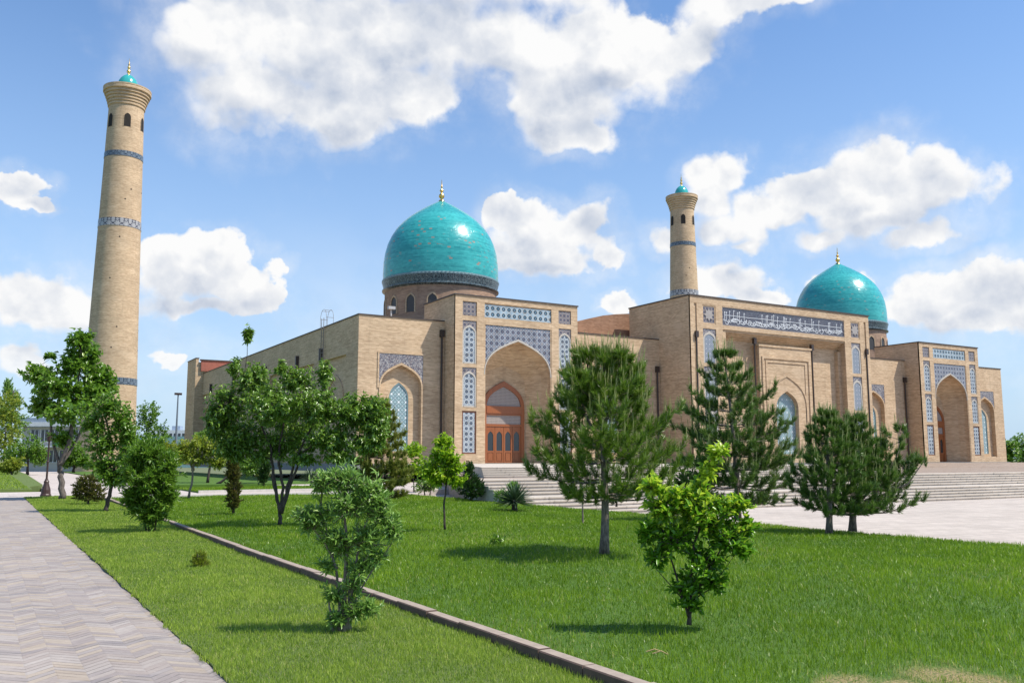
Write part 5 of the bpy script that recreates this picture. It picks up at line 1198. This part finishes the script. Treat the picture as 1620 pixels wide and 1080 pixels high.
# ------------------------------------------------------------------ pines
Nd = leaf_mat('pine_needle', (0.048, 0.115, 0.009), (0.175, 0.28, 0.030), (0.42, 0.42, 0.17), .25, .38, .45)
Nd_d = leaf_mat('dark_pine_needle', (0.036, 0.092, 0.012), (0.125, 0.225, 0.034), (0.38, 0.40, 0.16), .22, .38, .45)
Nd_y = leaf_mat('yellowish_pine_needle', (0.085, 0.12, 0.012), (0.22, 0.25, 0.04), (0.34, 0.33, 0.08), .22, .5)
rv0 = math.atan2(RV[1], RV[0])
def pine(name, label, base, H, prof, seed, mat, trunk_r=.07, whorls=10, perw=6, z0=.28, needle=.12, lean=(0, 0), dens=1.0, nw=.006, lop=None, leaders=()):
    """prof: list of (height fraction, crown radius in metres); branches sweep out and turn up at the ends"""
    rng = np.random.default_rng(seed); base = np.array(base, float); root = empty(name, base, label, 'tree', 'pines'); tb = MB()
    hs, rs = [q[0] for q in prof], [q[1] for q in prof]
    tr = [base + np.array([lean[0]*t*t + .02*math.sin(9*t), lean[1]*t*t + .02*math.cos(7*t), H*.97*t]) for t in np.linspace(0, 1, 12)]
    tb.tube(tr, [trunk_r*(1.2 if i == 0 else 1)*(1 - .86*i/11) for i in range(12)], 10)
    def tp(t): i = min(int(t*11), 10); f = t*11 - i; return tr[i]*(1-f) + tr[i+1]*f
    shoots = []      # start, end, fullness
    def branch(s, a, L, rise, r0, sub=True):
        h = np.array([math.cos(a), math.sin(a), 0]); pts = []
        for i in range(7):
            u = i/6; pts.append(s + h*L*(u*.95) + np.array([0, 0, L*(rise*u + .26*u**3)]) + rng.normal(0, .012, 3)*L*u)
        tb.tube(pts, [r0*(1 - .8*i/6) for i in range(7)], 5, cap=False)
        shoots.append((pts[4], pts[6]))
        if sub:
            nb = max(3, int(L/.13*dens))
            for k in range(nb):
                u = .22 + .76*(k + rng.random()*.6)/nb; j = min(int(u*6), 5); f = u*6 - j; p = pts[j]*(1-f) + pts[j+1]*f
                sd = (1 if k % 2 else -1) * rng.uniform(.5, 1.15); l = L*rng.uniform(.22, .42)*(1.1 - .5*u) + .06
                hh = np.array([math.cos(a+sd), math.sin(a+sd), 0]); zr = rng.uniform(-.15, .55)
                q1 = p + hh*l*.55 + np.array([0, 0, l*zr*.35]); q2 = p + hh*l*.8 + np.array([0, 0, l*(zr*.6 + .38)])
                tb.tube([p, q1, q2], [r0*.35, r0*.25, .003], 4, cap=False); shoots.append((p*.5 + q1*.5, q1)); shoots.append((q1, q2))
    ga = rng.uniform(0, 6)
    for w_ in range(whorls):
        t = z0 + (1 - z0 - .05)*(w_/(whorls - 1))**.92; p = tp(t)
        for k in range(perw):
            a = ga + 2*math.pi*k/perw + rng.normal(0, .22); R = float(np.interp(t, hs, rs))*rng.uniform(.72, 1.12)
            if lop is not None: R *= lop(a, t)
            if R < .08: continue
            branch(p + [0, 0, rng.uniform(-.05, .05)], a, R, rng.uniform(-.16, .08) + .75*max(0, t-.45) - .12*max(0, .4-t), max(.008, trunk_r*.33*(1.1 - t)))
        ga += 1.1
    for (a, off, t0, t1) in leaders:      # extra upright tops
        p = tp(t0); q = p + np.array([math.cos(a)*off, math.sin(a)*off, H*(t1 - t0)]); tb.tube([p, p*.5 + q*.5 + np.array([math.cos(a), math.sin(a), 0])*off*.25, q], [trunk_r*.4, .02, .008], 6)
        for k in range(10):
            u = .3 + .68*k/10; branch(p*(1-u) + q*u, rng.uniform(0, 6.28), (.42*(1.1-u) + .1)*H/3.5*(1 + .7*off), .35, .008)
        shoots.append((q - [0, 0, .2], q))
    shoots.append((tr[-2], tr[-1]))
    P, A, T = [], [], []
    for s, e in shoots:
        v = e - s; L = np.linalg.norm(v); dv = v/(L + 1e-9); n = int((44 + 300*L)*dens)
        u = unit(np.cross(dv, [.3, .1, .9])); w2 = np.cross(dv, u); f = rng.random(n); an = rng.uniform(0, 6.283, n)
        P.append(s + v*f[:, None]); A.append(dv*rng.uniform(.5, 1.5, n)[:, None] + u*np.cos(an)[:, None]*.8 + w2*np.sin(an)[:, None]*.8 + np.array([0, 0, .10])); T.append(np.clip(rng.random()*.5 + rng.random(n)*.4 + f*.15, 0, .95))
        if e[2] > base[2] + H*.25 and dv[2] > .25 and rng.random() < .75:
            c = e + np.array([dv[0]*.2, dv[1]*.2, 1.0])*rng.uniform(.10, .30)*(H/3.6); P.append(e + (c - e)*np.linspace(0, .8, 9)[:, None]); A.append(np.repeat((c - e)[None]/np.linalg.norm(c - e), 9, 0) + rng.normal(0, .10, (9, 3))); T.append(np.full(9, .97))
    P = np.concatenate(P); A = unit(np.concatenate(A)); T = np.concatenate(T); n = len(P); L = needle*rng.uniform(.7, 1.15, n)[:, None]
    S = unit(np.cross(A, rng.normal(size=(n, 3))))*nw*.5; mid = P + A*L*.5; tip = P + A*L + np.array([0, 0, .12])*L
    V = np.stack([P - S*.7, P + S*.7, mid + S, mid - S, tip], 1).reshape(-1, 3); b_ = (np.arange(n)*5)[:, None]
    F = np.concatenate([b_ + np.array([[0, 1, 2]]), b_ + np.array([[0, 2, 3]]), b_ + np.array([[3, 2, 4]])], 0)
    tb.build('trunk', B_pine, root, True); np_mesh('crown', V, F, mat, root, np.concatenate([T, T, T]))
    return root
b, d = ground_pt(957, 876, .17)
pine('pine_tree', 'bushy pine with a bare pale trunk in the middle of the lawn', b, 3.42, [(.25, 1.0), (.36, 1.36), (.5, 1.28), (.65, 1.0), (.8, .72), (.93, .42), (1, .1)], 71, Nd, .075, 10, 7, .27, .12, nw=.0075, dens=.85, leaders=[(2.2, .28, .6, .98), (5.6, .3, .6, .96), (rv0, .45, .5, .90), (rv0 + 3.1, .42, .5, .88)])
b, d = ground_pt(1168, 823, .12)
pine('pine_tree', 'tallest pine behind the lime bush, in front of the middle portal', b, at_d(1150, 545, d)[2] - b[2], [(.10, 1.25), (.3, 1.55), (.5, 1.4), (.65, 1.0), (.8, .62), (.92, .34), (1, .1)], 72, Nd_d, .09, 11, 7, .10, .135, lean=(-.25, .1), dens=.85, nw=.009)
b, d = ground_pt(1313, 844, .12)
pine('pine_tree', 'short-trunked pine on the lawn edge, left of a touching pair', b, at_d(1320, 645, d)[2] - b[2], [(.12, .85), (.3, .98), (.5, .82), (.68, .55), (.85, .32), (1, .1)], 73, Nd_d, .075, 10, 7, .19, .115, lean=(.05, -.05), dens=.85, nw=.0085)
b, d = ground_pt(1350, 840, .12)
rv = math.atan2(RV[1], RV[0])
pine('pine_tree', 'two-topped pine reaching far to the right, right of a touching pair', b, at_d(1360, 655, d)[2] - b[2], [(.1, .95), (.35, .95), (.55, .6), (.75, .42), (.9, .25), (1, .1)], 74, Nd_d, .085, 10, 7, .16, .115, lean=(.1, -.1), dens=.85, nw=.0085, lop=lambda a, t: 1 + .55*math.cos(a - rv)*(1 if t < .5 else .4), leaders=[(rv, 1.25, .2, .90), (rv + .3, .85, .3, .80), (rv - .2, 1.55, .2, .62)])
base = at_d(605, 725, 36); base[2] = 0
pine('pine_tree', 'yellowish pine behind the multi-stemmed tree before the near wing', base, 4.0, [(.05, 1.1), (.2, 1.35), (.5, 1.0), (.8, .5), (1, .1)], 75, Nd_y, .08, 11, 7, .06, .17, dens=.8, nw=.014)

# ------------------------------------------------------------------ lamp, stake, mast, buildings
b, d = ground_pt(72, 785, .0); H = at_d(72, 684, d)[2]
lamp = empty('street_lamp', b, 'dark cast-iron street lamp on a flared base at the end of the path', 'street lamp')
M_iron = simple('dark_brown_iron', (0.045, 0.022, 0.016), 0.45)
m_ = MB(); m_.lathe(b[0], b[1], [(.23, 0), (.23, .08), (.20, .12), (.19, .3), (.13, .5), (.10, .62), (.12, .66), (.08, .72), (.055, .8), (0, .8)], 12); m_.build('base', M_iron, lamp)
m_ = MB(); m_.lathe(b[0], b[1], [(.045, .78), (.04, 1.5), (.06, 1.52), (.06, 1.57), (.04, 1.6), (.036, H - .42), (.07, H - .40), (.09, H - .36)], 10); m_.build('pole', M_iron, lamp)
m_ = MB(); m_.lathe(b[0], b[1], [(.09, H - .36), (.13, H - .10), (.16, H - .08), (.12, H - .02), (.03, H + .04), (.02, H + .10), (0, H + .11)], 8); m_.build('lantern', M_iron, lamp)
b, d = ground_pt(922, 827, .16); s = empty('stake', b, 'thin pale wooden stake standing in the lawn left of the front pine', 'stake')
m_ = MB(); m_.tube([b, b + [0, 0, .35], b + [.02, 0, .72]], [.022, .02, .018], 8); m_.build('post', B_pale, s)
c = at_d(277, 725, 130); c[2] = 0; H = at_d(277, 624, 130)[2]
mast = empty('floodlight_mast', c, 'tall thin steel floodlight mast beyond the leaning tree', 'light mast')
m_ = MB(); m_.tube([c, c + [0, 0, H*.55], c + [0, 0, H]], [.20, .14, .09], 10); m_.build('pole', simple('blue_grey_steel', (0.16, 0.19, 0.23), 0.5), mast)
m_ = MB(); m_.box(c[0]-.5, c[0]+.5, c[1]-.2, c[1]+.2, H - .05, H + .25); m_.build('lamp_head', M_iron, mast)

def along(c, ax, u, v, z): return (c[0] + RV[0]*u + DV[0]*v, c[1] + RV[1]*u + DV[1]*v, z)
def obox(mb, c, u0, u1, v0, v1, z0, z1, m=0):
    v = [along(c, 0, u, vv, z) for z in (z0, z1) for (u, vv) in ((u0, v0), (u1, v0), (u1, v1), (u0, v1))]
    mb.add(v, [(0,3,2,1),(4,5,6,7),(0,1,5,4),(1,2,6,5),(2,3,7,6),(3,0,4,7)], m)
M_render = simple('cream_rendered_wall', (0.50, 0.47, 0.42), 0.8, 0.12, 0.6)
M_fascia = simple('blue_grey_fascia', (0.30, 0.37, 0.47), 0.6)
M_white = simple('white_painted_trim', (0.66, 0.67, 0.68), 0.6)
D_ = 150.0; hc = at_d(75, 725, D_); sc = D_/1427
house = empty('office_building', (hc[0], hc[1], 0), 'white two-storey building with blue-grey fascia behind the street lamp', 'building')
w0, w1 = -42*sc, 75*sc; ztop = at_d(75, 661, D_)[2]
m_ = MB(); obox(m_, hc, w0, w1, 0, 16, -.4, ztop - 1.5); m_.build('wall', M_render, house)
m_ = MB(); obox(m_, hc, w0 - .5, w1 + .5, -.9, 16.5, ztop - 1.499, ztop, 0); obox(m_, hc, w0 - .4, w1 + .4, -1.0, -.901, ztop - 1.4, ztop - .7, 1); m_.build('roof', [M_fascia, M_white], house)
for k in range(7):
    for z0, z1 in ((ztop - 4.0, ztop - 2.0), (1.0, 3.0)):
        u = w0 + 1.4 + k*1.65
        if u + 1.4 > w1: continue
        m_ = MB(); obox(m_, hc, u, u + 1.4, -.06, -.002, z0, z1); wo_ = m_.build('window', M_glass, house)
        m_ = MB()
        for a, b2 in ((0, .1), (.65, .75), (1.3, 1.4)): obox(m_, hc, u + a, u + b2, -.12, -.061, z0, z1)
        obox(m_, hc, u + .101, u + .649, -.118, -.061, z0, z0 + .1); obox(m_, hc, u + .751, u + 1.299, -.118, -.061, z0, z0 + .1)
        m_.build('frame', M_white, wo_)
m_ = MB(); obox(m_, hc, -3, w1, -1.6, -.12, 3.55, 3.85); m_.build('canopy', M_white, house)
m_ = MB(); obox(m_, hc, 1.8, 4.4, -1.75, -1.61, 3.7, 4.3); m_.build('sign', simple('green_signboard', (0.03, 0.30, 0.10), 0.5), house)
D_ = 330.0
for (x0, x1, yt, lab) in ((248, 312, 678, 'long white apartment block far off behind the floodlight mast'),):
    hc = at_d((x0 + x1)/2, 725, D_); sc = D_/1427; hw = (x1 - x0)/2*sc*1.6; zt = at_d(280, yt + 2, D_)[2]
    far = empty('apartment_block', (hc[0], hc[1], 0), lab, 'building')
    m_ = MB(); obox(m_, hc, -hw, hw, 0, 14, -.4, zt); m_.build('wall', M_white, far)
    for r in range(3):
        for k in range(14):
            u = -hw + 1.0 + k*(2*hw - 2)/14; m_ = MB(); obox(m_, hc, u, u + .9, -.08, -.002, zt - 2.4 - r*3.0, zt - 1.2 - r*3.0); m_.build('window', M_glass, far)
    m_ = MB()
    for k in range(4): obox(m_, hc, -hw + 3 + k*hw*.45, -hw + 6 + k*hw*.45, 3, 6, zt + .002, zt + 1.6)
    m_.build('roof_housing', M_fascia, far)
D_ = 210.0; hc = at_d(280, 725, D_); sc = D_/1427; zt = at_d(280, 690, D_)[2]
sh = empty('green_fence', (hc[0], hc[1], 0), 'teal green hoarding fence before the distant white block', 'fence')
m_ = MB(); obox(m_, hc, -9, 9, 0, .3, -.4, zt); m_.build('panel', simple('teal_sheet', (0.22, 0.36, 0.36), 0.6, 0.2), sh)
for i, (x, y, z) in enumerate([(1022, 1024, .2), (1032, 1027, .2)]):
    p = at_z(x, y, z); m_ = MB(); m_.tube([p - [0, 0, .03], p + RV*.07 + [0, 0, -.01], p + RV*.12 + DV*.03*(1 - 2*i) - [0, 0, .03]], [.005, .006, .003], 5)
    tag(m_.build('fallen_twig', simple('straw_twig', (0.38, 0.28, 0.12), 0.8)), ['pale dry twig lying on the grass by the young bush', 'second dry twig crossing behind the other on the grass'][i], 'twig', 'dry twigs in the grass')
